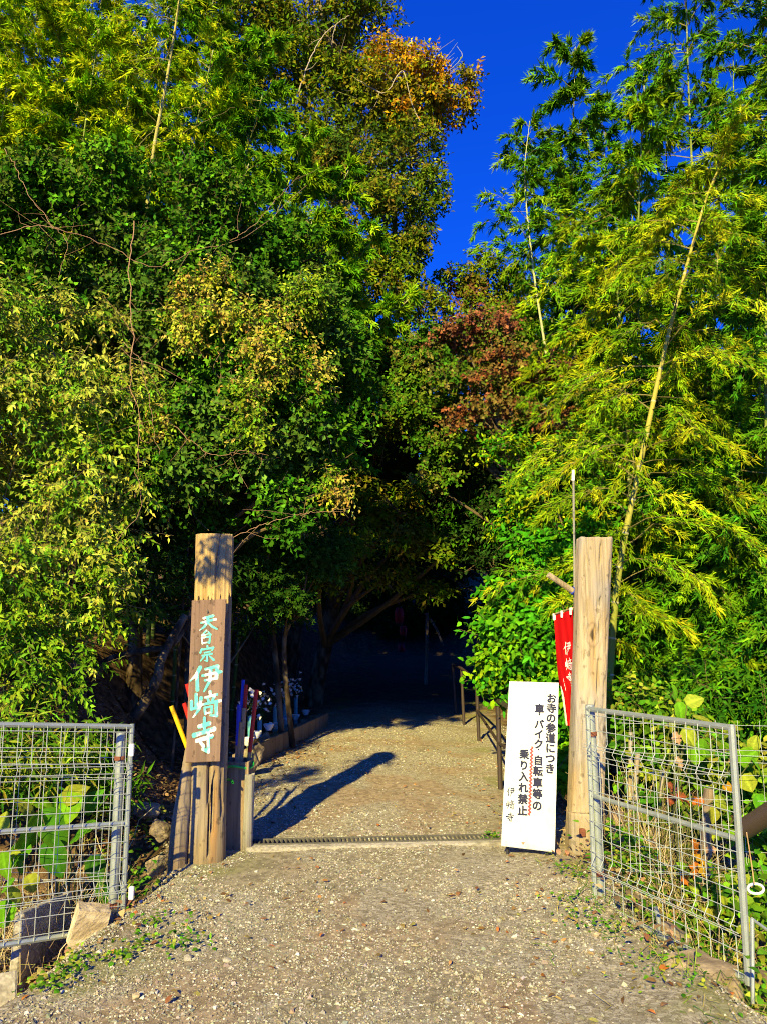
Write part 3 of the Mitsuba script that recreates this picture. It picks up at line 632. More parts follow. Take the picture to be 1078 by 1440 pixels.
stick('taller red gripped walking stick half hidden by the left edge of the name board', (263, 962), 5.72, (-1.12, 5.8, fz), .015, 'mat_paint_red', .42)
stick('red gripped walking stick with a blue band left of the name board, the shorter one', (259, 989), 5.68, (-1.1, 5.77, fz), .015, 'mat_paint_red', .3)
stick('long walking stick with a dark red grip leaning right of the left post', (361, 970), 5.85, (-1.03, 5.82, fz), .016, 'mat_paint_red', .42)
stick('thin walking stick with a dark red grip behind the dark blue one', (346.5, 963), 5.88, (-1.06, 5.86, fz), .014, 'mat_paint_red', .45)
stick('walking stick with a dark blue grip, tallest beside the right side of the left post', (342.5, 956), 5.9, (-1.08, 5.84, fz), .014, 'mat_paint_blue', .45)
stick('walking stick with a short bright blue grip close to the left post', (336.5, 991), 5.78, (-1.07, 5.8, fz), .016, 'mat_paint_blue', .3)
stick('plain wooden walking stick with a rounded bare top right of the left post', (343.5, 996), 5.8, (-1.05, 5.79, fz), .018, 'mat_stick_wood', .15)
stick('shorter crooked plain wooden stick next to the left post', (339, 1015), 5.78, (-1.09, 5.79, fz), .015, 'mat_stick_wood', .2)

k = thing('grey_pole', 'short weathered grey pole standing beside the left post at the drain', 'pole')
gb = px_ground(347, 1196)
part(k, 'shaft', post_mesh(-.2, at(347, 1089, gb[1])[2], (gb[0], gb[0] + .01), gb[1], .033, 2.6, 5, [(FRONT - .6, -.2, .6, .006, .1)], na=28, nz=40), 'mat_grey_pole', smooth=50)
k = thing('split_log', 'half round split log leaning against the left side of the left post', 'log')
part(k, 'log', tubes(np.array([spline([[-1.36, 5.36, -.2], [-1.355, 5.37, .2], [-1.335, 5.4, .5], [-1.325, 5.42, .76]], 16)]), np.interp(np.arange(16), [0, 8, 15], [.068, .055, .022]), 14, True), 'mat_old_wood', smooth=50)

# ------------------------------------------------------------------ drain with its grating across the path
dr_k = thing('drain_grating', 'narrow dark steel drain grating laid straight across the path between the posts', 'drain')
a0, b0 = px_ground(352, 1196), px_ground(702, 1186)
dirx = nrm((b0 - a0) * [1, 1, 0]); diry = np.array([-dirx[1], dirx[0], 0])
L_ = np.linalg.norm((b0 - a0)[:2])
def zt(p):
    return .035
def bar(u0, u1, v0, v1, z0, z1):
    c = [a0 + dirx * u + diry * v for u, v in ((u0, v0), (u1, v0), (u1, v1), (u0, v1))]
    pts = np.vstack([np.array(c) * [1, 1, 0] + [0, 0, z0], np.array(c) * [1, 1, 0] + [0, 0, z1]])
    m = trimesh.convex.convex_hull(pts)
    return np.array(m.vertices), np.array(m.faces)
zd = float(np.median([H(*(a0 + dirx * u)[:2]) for u in np.linspace(0, L_, 20)])) + .012
part(dr_k, 'kerb', bar(-.02, L_, -.07, -.005, zd - .1, zd + .006), 'mat_concrete')
part(dr_k, 'rim', bar(0, L_, 0, .012, zd - .06, zd + .014), 'mat_dark_iron')
part(dr_k, 'rim', bar(0, L_, .138, .15, zd - .06, zd + .012), 'mat_dark_iron')
part(dr_k, 'base', bar(0, L_, .0125, .1375, zd - .08, zd - .028), 'mat_paint_dark')
part(dr_k, 'bars', join([bar(u, u + .012, .0125, .1375, zd - .027, zd + .008) for u in np.arange(.02, L_ - .02, .032)]), 'mat_dark_iron', kind='stuff')

# ------------------------------------------------------------------ mesh gates
def mesh_panel(key, A, u, w, width, height, nv, nh, bend=(), push=.03, r=.0023, skip=0):
    """Wires of a welded mesh panel; A its lower corner, u along, w up; the uprights kink outwards at the bends."""
    out = nrm(np.cross(u, w))
    if out[1] > 0:
        out = -out
    off = lambda h: sum(push * max(0, 1 - abs(h - b) / .045) for b in bend)
    for i in range(nv):
        s = width * (i + .5) / nv
        hs = sorted({0, height, *[b + d for b in bend for d in (-.046, 0, .046)]})
        part(key, 'wire', tubes(np.array([[A + u * s + w * h + out * off(h) for h in hs]]), r, 4), 'mat_wire')
    hs = list(np.linspace(.03, height - .03, nh)) + [b + d for b in bend for d in (-.03, .012)]
    for h in hs:
        part(key, 'wire', rod(A + w * h + out * (off(h) + .004), A + u * width + w * h + out * (off(h) + .004), r, 4), 'mat_wire')

def gate(key, A, B, h0, h1, height, mid):
    """A: foot of the hinge side, B: foot of the free side."""
    A, B = np.array(A, float), np.array(B, float)
    u = nrm(B - A); w = np.array([0, 0, 1.0]); width = np.linalg.norm(B - A)
    r = .015
    part(key, 'top_rail', rod(A + w * height, B + w * height, r), 'mat_galvanised')
    part(key, 'bottom_rail', rod(A, B, r), 'mat_galvanised')
    part(key, 'middle_rail', rod(A + w * mid + [0, .012, 0], B + w * mid + [0, .012, 0], r * .9), 'mat_galvanised')
    part(key, 'hinge_stile', rod(A - w * .015, A + w * (height + .015), r), 'mat_galvanised')
    part(key, 'free_stile', rod(B - w * .015, B + w * (height + .015), r * 1.15), 'mat_galvanised')
    mesh_panel(key, A + nrm(np.cross(u, w)) * .017 * (-1 if np.cross(u, w)[1] > 0 else 1), u, w, width, height, round(width / .078), round(height / .082), bend=(height * .2, height * .79))

# left gate
gl = thing('mesh_gate', 'galvanised wire mesh gate at the lower left standing open towards the camera', 'gate')
A = at(172, 1303, 4.66); B0 = at(0, 1330, 4.23); B = A + (B0 - A) * 1.5
Aup = at(178, 1022, 4.66)
gate(gl, A, B, 0, 0, Aup[2] - A[2], .555)
for py, t in ((1055, 0), (1256, 0)):
    p = at(185, py, 4.62)
    part(gl, 'hinge', box(p - [.014, .012, .035], p + [.014, .012, .035]), 'mat_paint_white')
gs = thing('gate_post', 'round galvanised steel post carrying the left mesh gate', 'post')
fA = px_ground(157, 1318)
gp_foot = at(157.5, 1320, 4.74); gp_top = at(170.5, 1030, 4.74)
part(gs, 'pipe', rod(gp_foot - [0, 0, .3], gp_top, .027, 14), 'mat_galvanised', smooth=40)
for py in (1066, 1272):
    p = at(170.5 - (py - 1030) * .045, py, 4.74)
    part(gs, 'clamp', rod(p - [0, 0, .012], p + [0, 0, .012], .033, 14), 'mat_rust')

# right gate
gr = thing('mesh_gate', 'galvanised wire mesh gate at the right swung open before the tangled undergrowth', 'gate')
A = at(836, 1270, 4.77); B = at(1052, 1380, 3.72)
gate(gr, A, B, 0, 0, 1.1, .6)
gs = thing('gate_post', 'round galvanised steel post carrying the right mesh gate in front of the pale post', 'post')
part(gs, 'pipe', rod(at(847, 1290, 4.8) - [0, 0, .25], at(829, 994, 4.8), .026, 14), 'mat_galvanised', smooth=40)
part(gs, 'cap', rod(at(829, 994, 4.8), at(828.8, 991, 4.8), .027, 14), 'mat_galvanised')
for py, dx in ((1032, 0), (1228, 10)):
    p = at(831 + dx, py, 4.79)
    part(gs, 'clamp', rod(p - [0, 0, .012], p + [0, 0, .012], .032, 14), 'mat_rust')
rg = thing('ring', 'white plastic ring hanging from the free end of the right mesh gate', 'ring')
c0 = at(1062, 1250, 3.72)
add(rg, tubes(np.array([[c0 + [.033 * math.cos(a), .03 * math.sin(a), .013 * math.sin(a + .6)] for a in np.linspace(0, 2 * math.pi + .3, 30)]]), .006, 8), 'mat_paint_white', smooth=True)
cd = thing('cord', 'thin cord from which the white ring hangs on the right gate', 'cord')
add(cd, tubes(np.array([spline([at(1049, 1170, 3.72), at(1056, 1215, 3.73), at(1060, 1244, 3.72)], 8)]), .003, 5), 'mat_stick_wood')
dp = thing('drop_bolt', 'thin steel drop bolt standing upright at the free end of the right gate', 'bolt')
part(dp, 'rod', rod(at(1058, 1412, 3.66), at(1057, 1292, 3.7), .009, 8), 'mat_galvanised')
part(dp, 'handle', rod(at(1056, 1292, 3.7), at(1078, 1308, 3.72), .007, 8), 'mat_galvanised')

# fences behind the gates
def fence(label, A, B, height, nposts, lab_posts=None):
    k = thing('mesh_fence', label, 'fence')
    A, B = np.array(A, float), np.array(B, float)
    u = nrm(B - A); width = np.linalg.norm(B - A)
    mesh_panel(k, A, u, np.array([0, 0, 1.0]), width, height, round(width / .13), round(height / .14), r=.0017, bend=(height * .2, height * .8))
    for i in range(nposts):
        p = A + u * width * (i + .5) / nposts
        part(k, 'post', rod([p[0], p[1] + .03, float(H(p[0], p[1])) - .2], p + [0, .03, height + .02], .017, 10), 'mat_galvanised')
fence('welded mesh fence running right behind the right gate', [1.5, 5.05, -.1], [3.4, 4.7, -.1], 1.1, 1)
fence('welded mesh fence running left behind the left gate', [-1.62, 4.85, -.1], [-3.2, 4.9, -.1], 1.1, 1)

# ------------------------------------------------------------------ stones and boards by the gates
def quad_block(label, name, cat, pts, D0, th, mat):
    return add(thing(name, label, cat), slab(*[at(x, y, D) for (x, y), D in zip(pts, D0)], th, bev=.008), mat)
# pale cube of stone propped on the left gate's foot: front and right side seen
k = thing('stone_block', 'pale broken stone block propped on its corner beside the left steel post', 'stone')
p0 = at(125, 1311, 4.42) + [0, 0, .035]
hv = np.array([[s0, s1, s2] for s0 in (-1, 1) for s1 in (-1, 1) for s2 in (-1, 1)], float) * [.082, .068, .09] * np.random.default_rng(4).uniform(.96, 1.06, (8, 3))
m = trimesh.convex.convex_hull(hv)
for _ in range(4):
    m = m.subdivide()
vv = np.array(m.vertices); vv += nrm(vv) * ((meshkit.fbm(vv * 22, 3, 2) - .5) * .022)[:, None]
Rm = trimesh.transformations.euler_matrix(.06, .24, .42)[:3, :3]
add(k, (vv @ Rm.T + p0, m.faces), 'mat_pale_stone', smooth=35)
p = at(138, 1350, 4.3)
add(thing('stone', 'flat brown stone under the pale broken block at the left gate', 'stone'), rock([p[0], p[1] + .02, p[2] - .03], (.24, .17, .12), 17), 'mat_rock', smooth=35)
p = at(163, 1330, 4.5)
add(thing('stone', 'small grey brown stone at the foot of the left steel post', 'stone'), rock([p[0], p[1], p[2]], (.07, .07, .06), 18), 'mat_rock', smooth=35)
k = thing('concrete_slab', 'upright grey concrete slab standing below the left gate near the bottom corner', 'slab')
add(k, slab([-1.926, 4.4, .055], [-1.935, 5.1, -.06], [-1.935, 5.1, -.7], [-1.95, 4.4, -.7], .05, bev=.008), 'mat_concrete')
k = thing('kerb_stone', 'concrete edging at the bottom left corner holding dry leaves', 'kerb')
q0 = at(-60, 1420, 3.75)
add(k, slab(at(-60, 1378, 4.0), at(24, 1364, 4.1), at(24, 1420, 4.0), at(-60, 1440, 3.9), .06, bev=.008), 'mat_concrete')

for lab, px, py, D, size, seed, mt in (
    ('mossy flat topped boulder topmost of the stones left of the left post', 228, 1168, 5.75, (.26, .24, .2), 31, 'mat_rock'),
    ('grey boulder with a shadowed face lowest of the stones left of the left post', 226, 1216, 5.45, (.24, .22, .24), 32, 'mat_rock'),
    ('dark purple brown stone tight against the split log of the left post', 252, 1224, 5.42, (.13, .14, .18), 33, 'mat_rock'),
    ('reddish stone between the mossy boulder and the split log', 252, 1168, 5.7, (.12, .14, .2), 34, 'mat_rock'),
    ('low stone half buried in the bank behind the mossy boulder', 205, 1140, 6.2, (.3, .22, .13), 35, 'mat_rock')):
    p = at(px, py, D)
    add(thing('boulder', lab, 'stone'), rock(p, size, seed, rough=.5), mt, smooth=30)
for lab, px, py, D, size, seed in (
    ('long mossy boulder under the bottom rail of the right gate', 985, 1392, 3.85, (.46, .36, .3), 41),
    ('pale flat boulder at the bottom right corner', 1035, 1440, 3.5, (.4, .25, .16), 42),
    ('rounded boulder below the hinge of the right gate', 925, 1312, 4.6, (.4, .3, .2), 43),
    ('small boulder against the foot of the right steel post', 838, 1250, 5.0, (.17, .14, .2), 44),
    ('stone at the foot of the left post on the drain end', 330, 1212, 5.62, (.16, .12, .08), 45),
    ('stone lump beside the grey pole at the drain end', 352, 1203, 5.72, (.2, .1, .06), 46)):
    p = at(px, py, D)
    add(thing('boulder', lab, 'stone'), rock(p - [0, 0, size[2] * (.12 if seed > 41 else -.15)], size, seed, rough=.4), 'mat_rock' if seed != 42 else 'mat_pale_stone', smooth=30)

# ------------------------------------------------------------------ right: handrail, stakes, thick rail
hr = thing('handrail', 'dark brown pipe handrail along the right side of the shaded path', 'handrail')
posts = [((703, 1110), 985), ((673, 1042), 957), ((652, 1020), 940), ((640, 1004), 935)]
tops = []
for (px, py), pt in posts:
    b = px_ground(px, py)
    t = at(px - 4, pt, b[1]); tops.append(t)
    part(hr, 'post', rod([b[0], b[1], b[2] - .1], t, .024, 10), 'mat_brown_pipe', smooth=40)
t0 = at(728, 1003, 7.0)
part(hr, 'rail', tubes(np.array([[t0, *tops]]), .024, 10, True), 'mat_brown_pipe', smooth=40)
part(hr, 'rail', tubes(np.array([[t0 - [0, 0, .38], *[t - [0, 0, .4] for t in tops[:2]]]]), .016, 8, True), 'mat_brown_pipe', smooth=40)
k = thing('timber_rail', 'thick dark brown rail entering at the right edge behind the right gate', 'rail')
add(k, rod(at(1046, 1166, 4.6), at(1130, 1112, 4.3), .055, 12), 'mat_brown_pipe', smooth=40)

def stake(label, a, b, D, r, mat, cat='stake', name='stake', dtop=0.0):
    k = thing(name, label, cat)
    pa, pb = at(*a, D), at(*b, D + dtop)
    P = spline([pa - [0, 0, .15], pa * .5 + pb * .5 + [.004, 0, 0], pb], 12)
    add(k, tubes(P[None], r, 10, True), mat, smooth=45)
stake('split grey brown timber stake standing in the undergrowth behind the right gate', (982, 1325), (996, 1110), 5.1, .032, 'mat_old_wood')
stake('short timber stump right of the right steel post', (868, 1200), (866, 1142), 5.5, .05, 'mat_old_wood', 'stump', 'stump')
stake('upright yellow bamboo stake nearest the right post behind the gate', (884, 1130), (886, 1030), 6.0, .016, 'mat_post_right', 'stake', 'bamboo_stake')
stake('yellow bamboo stake leaning right of the nearest one behind the gate', (890, 1120), (896, 1060), 5.9, .018, 'mat_post_right', 'stake', 'bamboo_stake')
stake('slanting yellow bamboo stake in the middle of the right gate', (926, 1150), (931, 1080), 5.8, .018, 'mat_post_right', 'stake', 'bamboo_stake')
stake('thick bamboo stake in the dark undergrowth beside the flowering tangle', (905, 1160), (902, 1090), 6.1, .02, 'mat_old_wood', 'stake', 'bamboo_stake')
stake('short bent galvanised pipe stub poking up under the right gate', (928, 1318), (921, 1276), 4.5, .013, 'mat_galvanised', 'pipe', 'pipe_stub')
stake('weathered stump at the right edge below the thick rail', (1068, 1420), (1066, 1368), 4.3, .05, 'mat_old_wood', 'stump', 'stump')

# ------------------------------------------------------------------ left of the shaded path: plank edging, cups and flower tubes
pk = thing('plank_edging', 'long brown plank edging the raised bed left of the shaded path', 'edging')
pa, pb = px_ground(330, 1090), px_ground(462, 1022)
for i in range(2):
    a, b = pa + (pb - pa) * i * .5, pa + (pb - pa) * (i + 1) * .5
    u = nrm((b - a) * [1, 1, 0]); a = a + u * .004
    m = slab([a[0], a[1], a[2] + .2], [b[0], b[1], b[2] + .2], [b[0], b[1], b[2] - .06], [a[0], a[1], a[2] - .06], .035)
    part(pk, 'plank', m, 'mat_old_wood')
def lathe(prof, n=14):
    prof = np.array(prof, float); a = np.arange(n) * 2 * np.pi / n
    V = np.stack([prof[:, :1] * np.cos(a), prof[:, :1] * np.sin(a), np.repeat(prof[:, 1:], n, 1)], -1)
    i, j = np.meshgrid(np.arange(len(prof) - 1), np.arange(n), indexing='ij')
    q = np.stack([i * n + j, i * n + (j + 1) % n, (i + 1) * n + (j + 1) % n, (i + 1) * n + j], -1).reshape(-1, 4)
    return V.reshape(-1, 3), np.vstack([q[:, [0, 1, 2]], q[:, [0, 2, 3]]])
cup_prof = [(0, 0), (.035, 0), (.038, .012), (.062, .05), (.066, .075), (.06, .075), (.05, .035), (0, .03)]
r_ = np.random.default_rng(8)
ordn = ['nearest', 'second', 'third', 'fourth', 'fifth', 'sixth', 'seventh']
bed = pa[1], pb[1]
for i, (px, py) in enumerate(((349, 1045), (360, 1035), (378, 1024), (389.5, 1022), (404, 1015.5), (416, 1009), (430, 1002.5))):
    D = 8.2 + i * .72
    p = at(px, py + 3, D)
    k = thing('offering_cup', f'small white offering cup on the raised bed, {ordn[i]} of the row from the left post', 'cup', 'offering cups along the plank bed')
    v, f = lathe(cup_prof)
    add(k, (v + p, f), 'mat_paint_white', smooth=40)
    sp_ = thing('bed_stone', f'dark footing stone under the {ordn[i]} white offering cup of the row', 'stone', 'footing stones under the cups')
    add(sp_, rock(p - [0, 0, .2], (.26, .24, .4), 60 + i), 'mat_rock', smooth=30)
tube_px = ((352, 1042, 1006), (365, 1022, 1012), (387, 1018, 994), (400.5, 1009, 983), (416, 1004, 981))
for i, (px, pyb, pyt) in enumerate(tube_px):
    D = 8.7 + i * .85
    a, b = at(px, pyb + 14, D + .1), at(px + .5, pyt, D + .1)
    k = thing('flower_tube', f'teal flower tube with small white blossoms, {ordn[i]} of the row from the left post', 'vase', 'flower tubes along the plank bed')
    part(k, 'tube', rod(a, b, .03, 12), 'mat_paint_teal', smooth=40)
    n = 26
    c = b + r_.normal(0, 1, (n, 3)) * [.07, .07, .07] + [0, 0, .16]
    v1, f1, kk = blades(c, r_.normal(size=(n, 3)), r_.normal(size=(n, 3)), np.full(n, .05), np.full(n, .045), 'broad')
    part(k, 'blossoms', (v1, f1), 'mat_white_cloth', kind='stuff')
    ns = 8
    P = np.stack([np.repeat(b[None], ns, 0), (b + c[:ns]) / 2 + r_.normal(0, .015, (ns, 3)), c[:ns]], 1)
    v2, f2 = tubes(P, .004, 3)
    n2 = 30; lp = b + r_.normal(0, 1, (n2, 3)) * [.06, .06, .06] + [0, 0, .1]
    v3, f3, kk = blades(lp, r_.normal(size=(n2, 3)) + [0, 0, .5], r_.normal(size=(n2, 3)), np.full(n2, .08), np.full(n2, .03), 'lance')
    V, Fc = join([(v2, f2), (v3, f3)])
    part(k, 'leaves', (V, Fc), 'mat_leaf', color=np.tile([[.03, .07, .02]], (len(V), 1)), kind='stuff')

# ------------------------------------------------------------------ in the dark of the path: lanterns, canes
def lantern(label, px, py, D, h, w):
    k = thing('lantern', label, 'lantern', 'red lanterns deep in the shade')
    c = at(px, py, D)
    prof = [(.0, -.5), (.26, -.5), (.3, -.46)] + [(.3 + .2 * math.cos(t) - .0 + .015 * math.cos(22 * t), .46 * math.sin(t)) for t in np.linspace(-1.4, 1.4, 30)] + [(.3, .46), (.26, .5), (0, .5)]
    v, f = lathe([(a * w, b * h) for a, b in prof], 18)
    part(k, 'shade', (v + c, f), 'mat_paint_lantern', smooth=35)
    for s in (-1, 1):
        v, f = lathe([(0, -.04 * h), (.3 * w, -.04 * h), (.3 * w, .04 * h), (0, .04 * h)], 18)
        part(k, 'cap', (v + c + [0, 0, s * .5 * h], f), 'mat_paint_dark', smooth=35)
    part(k, 'cord', rod(c + [0, 0, .5 * h], c + [0, 0, .5 * h + .5], .008, 5), 'mat_paint_dark')
lantern('red paper lantern hanging highest of the three in the dark tunnel', 561, 866, 22, .46, .26)
lantern('red paper lantern hanging middle of the three in the dark tunnel', 566.5, 887, 25, .32, .24)
lantern('red paper lantern hanging lowest of the three in the dark tunnel', 564, 911, 27, .3, .24)
stake('pale upright bamboo cane standing deep in the dark tunnel', (598, 960), (600, 862), 20, .04, 'mat_post_right', 'cane', 'cane', 0)
stake('pale bamboo cane leaning left deep in the dark tunnel', (622, 900), (604, 870), 20.5, .03, 'mat_post_right', 'cane', 'cane', 0)

# ------------------------------------------------------------------ plants
def rand_dirs(r, n):
    return nrm(r.normal(size=(n, 3)))

def bamboo(label, path, seed, r0=.035, nodes=26, t0=.25, blen=1.1, pal=None, culm=((.2, .26, .05), (.34, .36, .07)), M=7, K=5, Q=4, L=.12, W=.018, group=None, droop=.45, vary=.3, name='bamboo', side=None, wisp=0.0, leaf='sliver'):
    """A bamboo: jointed culm along the path, arching branches at its nodes, sprays of drooping leaves."""
    r = np.random.default_rng(seed)
    k = thing(name, label, 'bamboo', group)
    P = spline(path, 60)
    seg = np.r_[0, np.cumsum(np.linalg.norm(np.diff(P, axis=0), axis=1))]; tot = seg[-1]
    def along(t):
        return np.stack([np.interp(t * tot, seg, P[:, c]) for c in range(3)], -1)
    nn = max(8, int(tot / .3))
    tt = np.sort(np.concatenate([np.linspace(0, 1, nn), np.linspace(0, 1, nn)[1:-1] - .012 / tot, np.linspace(0, 1, nn)[1:-1] + .012 / tot, (np.linspace(0, 1, nn)[:-1] + .5 / nn)]))
    near = np.abs((tt * (nn - 1) + .5) % 1 - .5) * tot / (nn - 1) < .006
    rad = r0 * (1 - .8 * tt**1.3) * np.where(near, 1.16, 1.0)
    v, f = tubes(along(tt)[None], rad[None], 8)
    cc = np.asarray(culm[0]) + (np.asarray(culm[1]) - np.asarray(culm[0])) * sm(.1, .6, tt)[:, None]
    cc = np.where(near[:, None], np.array([[.5, .48, .3]]), cc)
    part(k, 'culm', (v, f), 'mat_twig', smooth=True, color=np.repeat(cc, 8, 0))
    N = nodes * 2
    t = np.repeat(t0 + (1 - t0) * (np.arange(nodes) + .5 + r.uniform(-.2, .2, nodes)) / nodes, 2)
    b = along(t)
    az = r.uniform(0, 2 * np.pi, N) if side is None else r.normal(side, 1.2, N)
    az[1::2] = az[0::2] + np.pi * r.uniform(.6, 1.4, nodes)
    el = r.normal(.5, .22, N) + .5 * sm(.75, 1, t)
    d = np.stack([np.cos(az) * np.cos(el), np.sin(az) * np.cos(el), np.sin(el)], -1)
    l = blen * r.uniform(.55, 1.2, N) * (.42 + .58 * np.minimum(1, (1.02 - t) / .3)) * np.minimum(1, .5 + (t - t0) / .15)
    s = np.linspace(0, 1, 7)
    g = np.array([0, 0, -1.0])
    B = b[:, None] + d[:, None] * (l[:, None] * s)[..., None] + g * (droop * l[:, None] * s**2.0)[..., None]
    B[:, 1:] += r.normal(0, .02, (N, 6, 3)) * l[:, None, None]
    tw = [tubes(B, (np.linspace(.006, .0018, 7) * max(.7, blen))[None] * np.ones((N, 1)), 3)]
    # second order
    u = np.tile((np.arange(M) + .5) / M * .8 + .22, (N, 1)) + r.uniform(-.05, .05, (N, M)); u = np.clip(u, 0, 1)
    base = b[:, None] + d[:, None] * (l[:, None] * u)[..., None] + g * (droop * l[:, None] * u**2)[..., None]
    tan = nrm(d[:, None] + 2 * droop * u[..., None] * g)
    sd = nrm(np.cross(tan, [0, 0, 1.0])) * np.where(np.arange(M) % 2, 1, -1)[None, :, None]
    d2 = nrm(tan * .8 + sd * r.uniform(.2, .9, (N, M, 1)) + r.normal(0, .25, (N, M, 3)) + [0, 0, .12])
    l2 = (l[:, None] * .42 * r.uniform(.5, 1.2, (N, M)) * (1.15 - .5 * u))
    s2 = np.array([0, 1.0])
    B2 = base[:, :, None] + d2[:, :, None] * (l2[..., None] * s2)[..., None] + g * (.4 * l2[..., None] * s2**2)[..., None]
    tw.append(tubes(B2.reshape(-1, 2, 3), np.array([[.0026, .001]]) * np.ones((N * M, 1)), 3))
    v, f = join(tw)
    tc = np.array([[.2, .17, .05]]) * np.ones((len(v), 1))
    part(k, 'branches', (v, f), 'mat_twig', color=tc, kind='stuff')
    # leaves
    w = np.clip((np.arange(K) + .8) / K + r.uniform(-.1, .1, (N, M, K)), 0, 1.02)
    base3 = base[:, :, None] + d2[:, :, None] * (l2[..., None] * w)[..., None] + g * (.4 * l2[..., None] * w**2)[..., None]
    keep = r.random((N, M, K)) > wisp
    pos = np.repeat(base3[keep], Q, 0); ax = np.repeat(np.broadcast_to(d2[:, :, None], base3.shape)[keep], Q, 0)
    n = len(pos)
    tone = np.broadcast_to(r.normal(0, .18, N)[:, None, None], (N, M, K))[keep]
    wi = np.broadcast_to(r.random((N, M, 1)), (N, M, K))[keep]
    tone, wi = np.repeat(tone, Q), np.repeat(wi, Q)
    axis = nrm(ax * .85 + r.normal(0, .4, (n, 3)) + [0, 0, -.5])
    nor = nrm(r.normal(0, .42, (n, 3)) + [-.25, -.95, .65])
    LL = L * r.uniform(.6, 1.25, n)
    v, f, kk = blades(pos + r.normal(0, .012, (n, 3)), axis, nor, LL, W * r.uniform(.75, 1.25, n), leaf)
    which = np.clip((wi * len(pal)).astype(int), 0, len(pal) - 1)
    c = tint(r, pal, which, n, vary) * np.exp(tone)[:, None]
    part(k, 'foliage', (v, f), 'mat_leaf', color=np.repeat(np.clip(c, 0, .9), kk, 0), kind='stuff')
    return k

def clumps(r, blobs, m, f):
    out = []
    for c, R in blobs:
        R = np.array(R, float)
        for d in nrm(rand_dirs(r, m) + [0, -.35, .15]):
            out.append((np.array(c) + d * R * r.uniform(.45, .95), R * f * r.uniform(.65, 1.25)))
    return out

def crown(r, blobs, twigs, leaves, L, W, kind, pal, twig_len=.2, vary=.28, clump=1.2, up=.35, shell=.45, inner=.25, droop=.25, bump=.5, sub=9, frac=.42):
    """Leaves on twigs over the lumpy shells of the blobs (centre, radii), some inside."""
    if sub:
        blobs = clumps(r, blobs, sub, frac)
    C = np.array([b[0] for b in blobs], float); R = np.array([b[1] for b in blobs], float)
    wgt = (R[:, 0] * R[:, 2]) ** 1.0; wgt = wgt / wgt.sum()
    i = r.choice(len(blobs), twigs, p=wgt)
    d = nrm(rand_dirs(r, twigs) + [0, -.25, .12])
    lump = .55 + .9 * meshkit.noise(d * 2.1 + C[i] * 1.7, 3) * bump + .2 * (1 - bump) + .35 * (meshkit.noise(d * 5 + C[i], 9) - .5)
    fr = np.where(r.random(twigs) < inner, r.uniform(.2, .8, twigs), 1 - shell * r.random(twigs)**1.8)
    root = C[i] + d * R[i] * (lump * fr)[:, None]
    td = nrm(d * .7 + r.normal(0, .45, (twigs, 3)) + [0, 0, up])
    tl = twig_len * r.uniform(.5, 1.3, twigs)
    s = (np.arange(leaves) + .6) / leaves
    pos = root[:, None] + td[:, None] * (tl[:, None] * s)[..., None] + [0, 0, -.12] * (tl[:, None] * s**2)[..., None]
    ph = r.uniform(0, 6.28, (twigs, 1)) + 2.4 * np.arange(leaves)
    a1 = nrm(np.cross(td, [.1, .2, 1.0])); a2 = np.cross(td, a1)
    out = a1[:, None] * np.cos(ph)[..., None] + a2[:, None] * np.sin(ph)[..., None]
    n = twigs * leaves
    ax = (td[:, None] * .55 + out + [0, 0, -droop]).reshape(-1, 3) + r.normal(0, .25, (n, 3))
    nor = nrm(np.repeat(d, leaves, 0) * .5 + [-.2, -.8, .65] + r.normal(0, .45, (n, 3)))
    v, f, k = blades(pos.reshape(-1, 3), ax, nor, L * r.uniform(.6, 1.25, n), W * r.uniform(.7, 1.2, n), kind)
    m = meshkit.fbm(root * clump, 2, 17) + r.normal(0, .1, twigs)
    rk = np.clip((m - .28) / .44, 0, .999)
    which = np.repeat((rk * len(pal)).astype(int), leaves)
    c = tint(r, pal, which, n, vary) * np.repeat(np.exp(r.normal(0, .15, twigs)), leaves)[:, None]
    TW = tubes(np.stack([root - td * .1, root + td * tl[:, None]], 1)[::4], .0024, 3)
    return (v, f, np.repeat(np.clip(c, 0, .9), k, 0)), TW

def limb_net(r, trunk, blobs, r0, n2=5):
    P = spline(trunk, 24)
    ms = [tubes(P[None], np.interp(np.linspace(0, 1, 24), [0, .08, 1], [r0 * 1.35, r0, r0 * .45])[None], 10)]
    lm = []
    for c, R in blobs:
        c = np.array(c, float)
        i = np.clip(int(np.argmin(np.abs(P[:, 2] - (c[2] - .5 * np.linalg.norm(c[:2] - P[-1, :2]) - .3)))), 4, 23)
        mid = (P[i] + c) / 2 + [0, 0, .12] + r.normal(0, .08, 3)
        lm.append(tubes(spline([P[i], mid, c], 10)[None], np.linspace(r0 * .45, r0 * .12, 10)[None], 6))
        e = c + rand_dirs(r, n2) * np.array(R) * .85
        m2 = (c + e) / 2 + r.normal(0, .06, (n2, 3))
        lm.append(tubes(np.stack([np.repeat(c[None], n2, 0), m2, e], 1), np.array([[r0 * .13, r0 * .08, .004]]) * np.ones((n2, 1)), 5))
    return ms[0], join(lm)

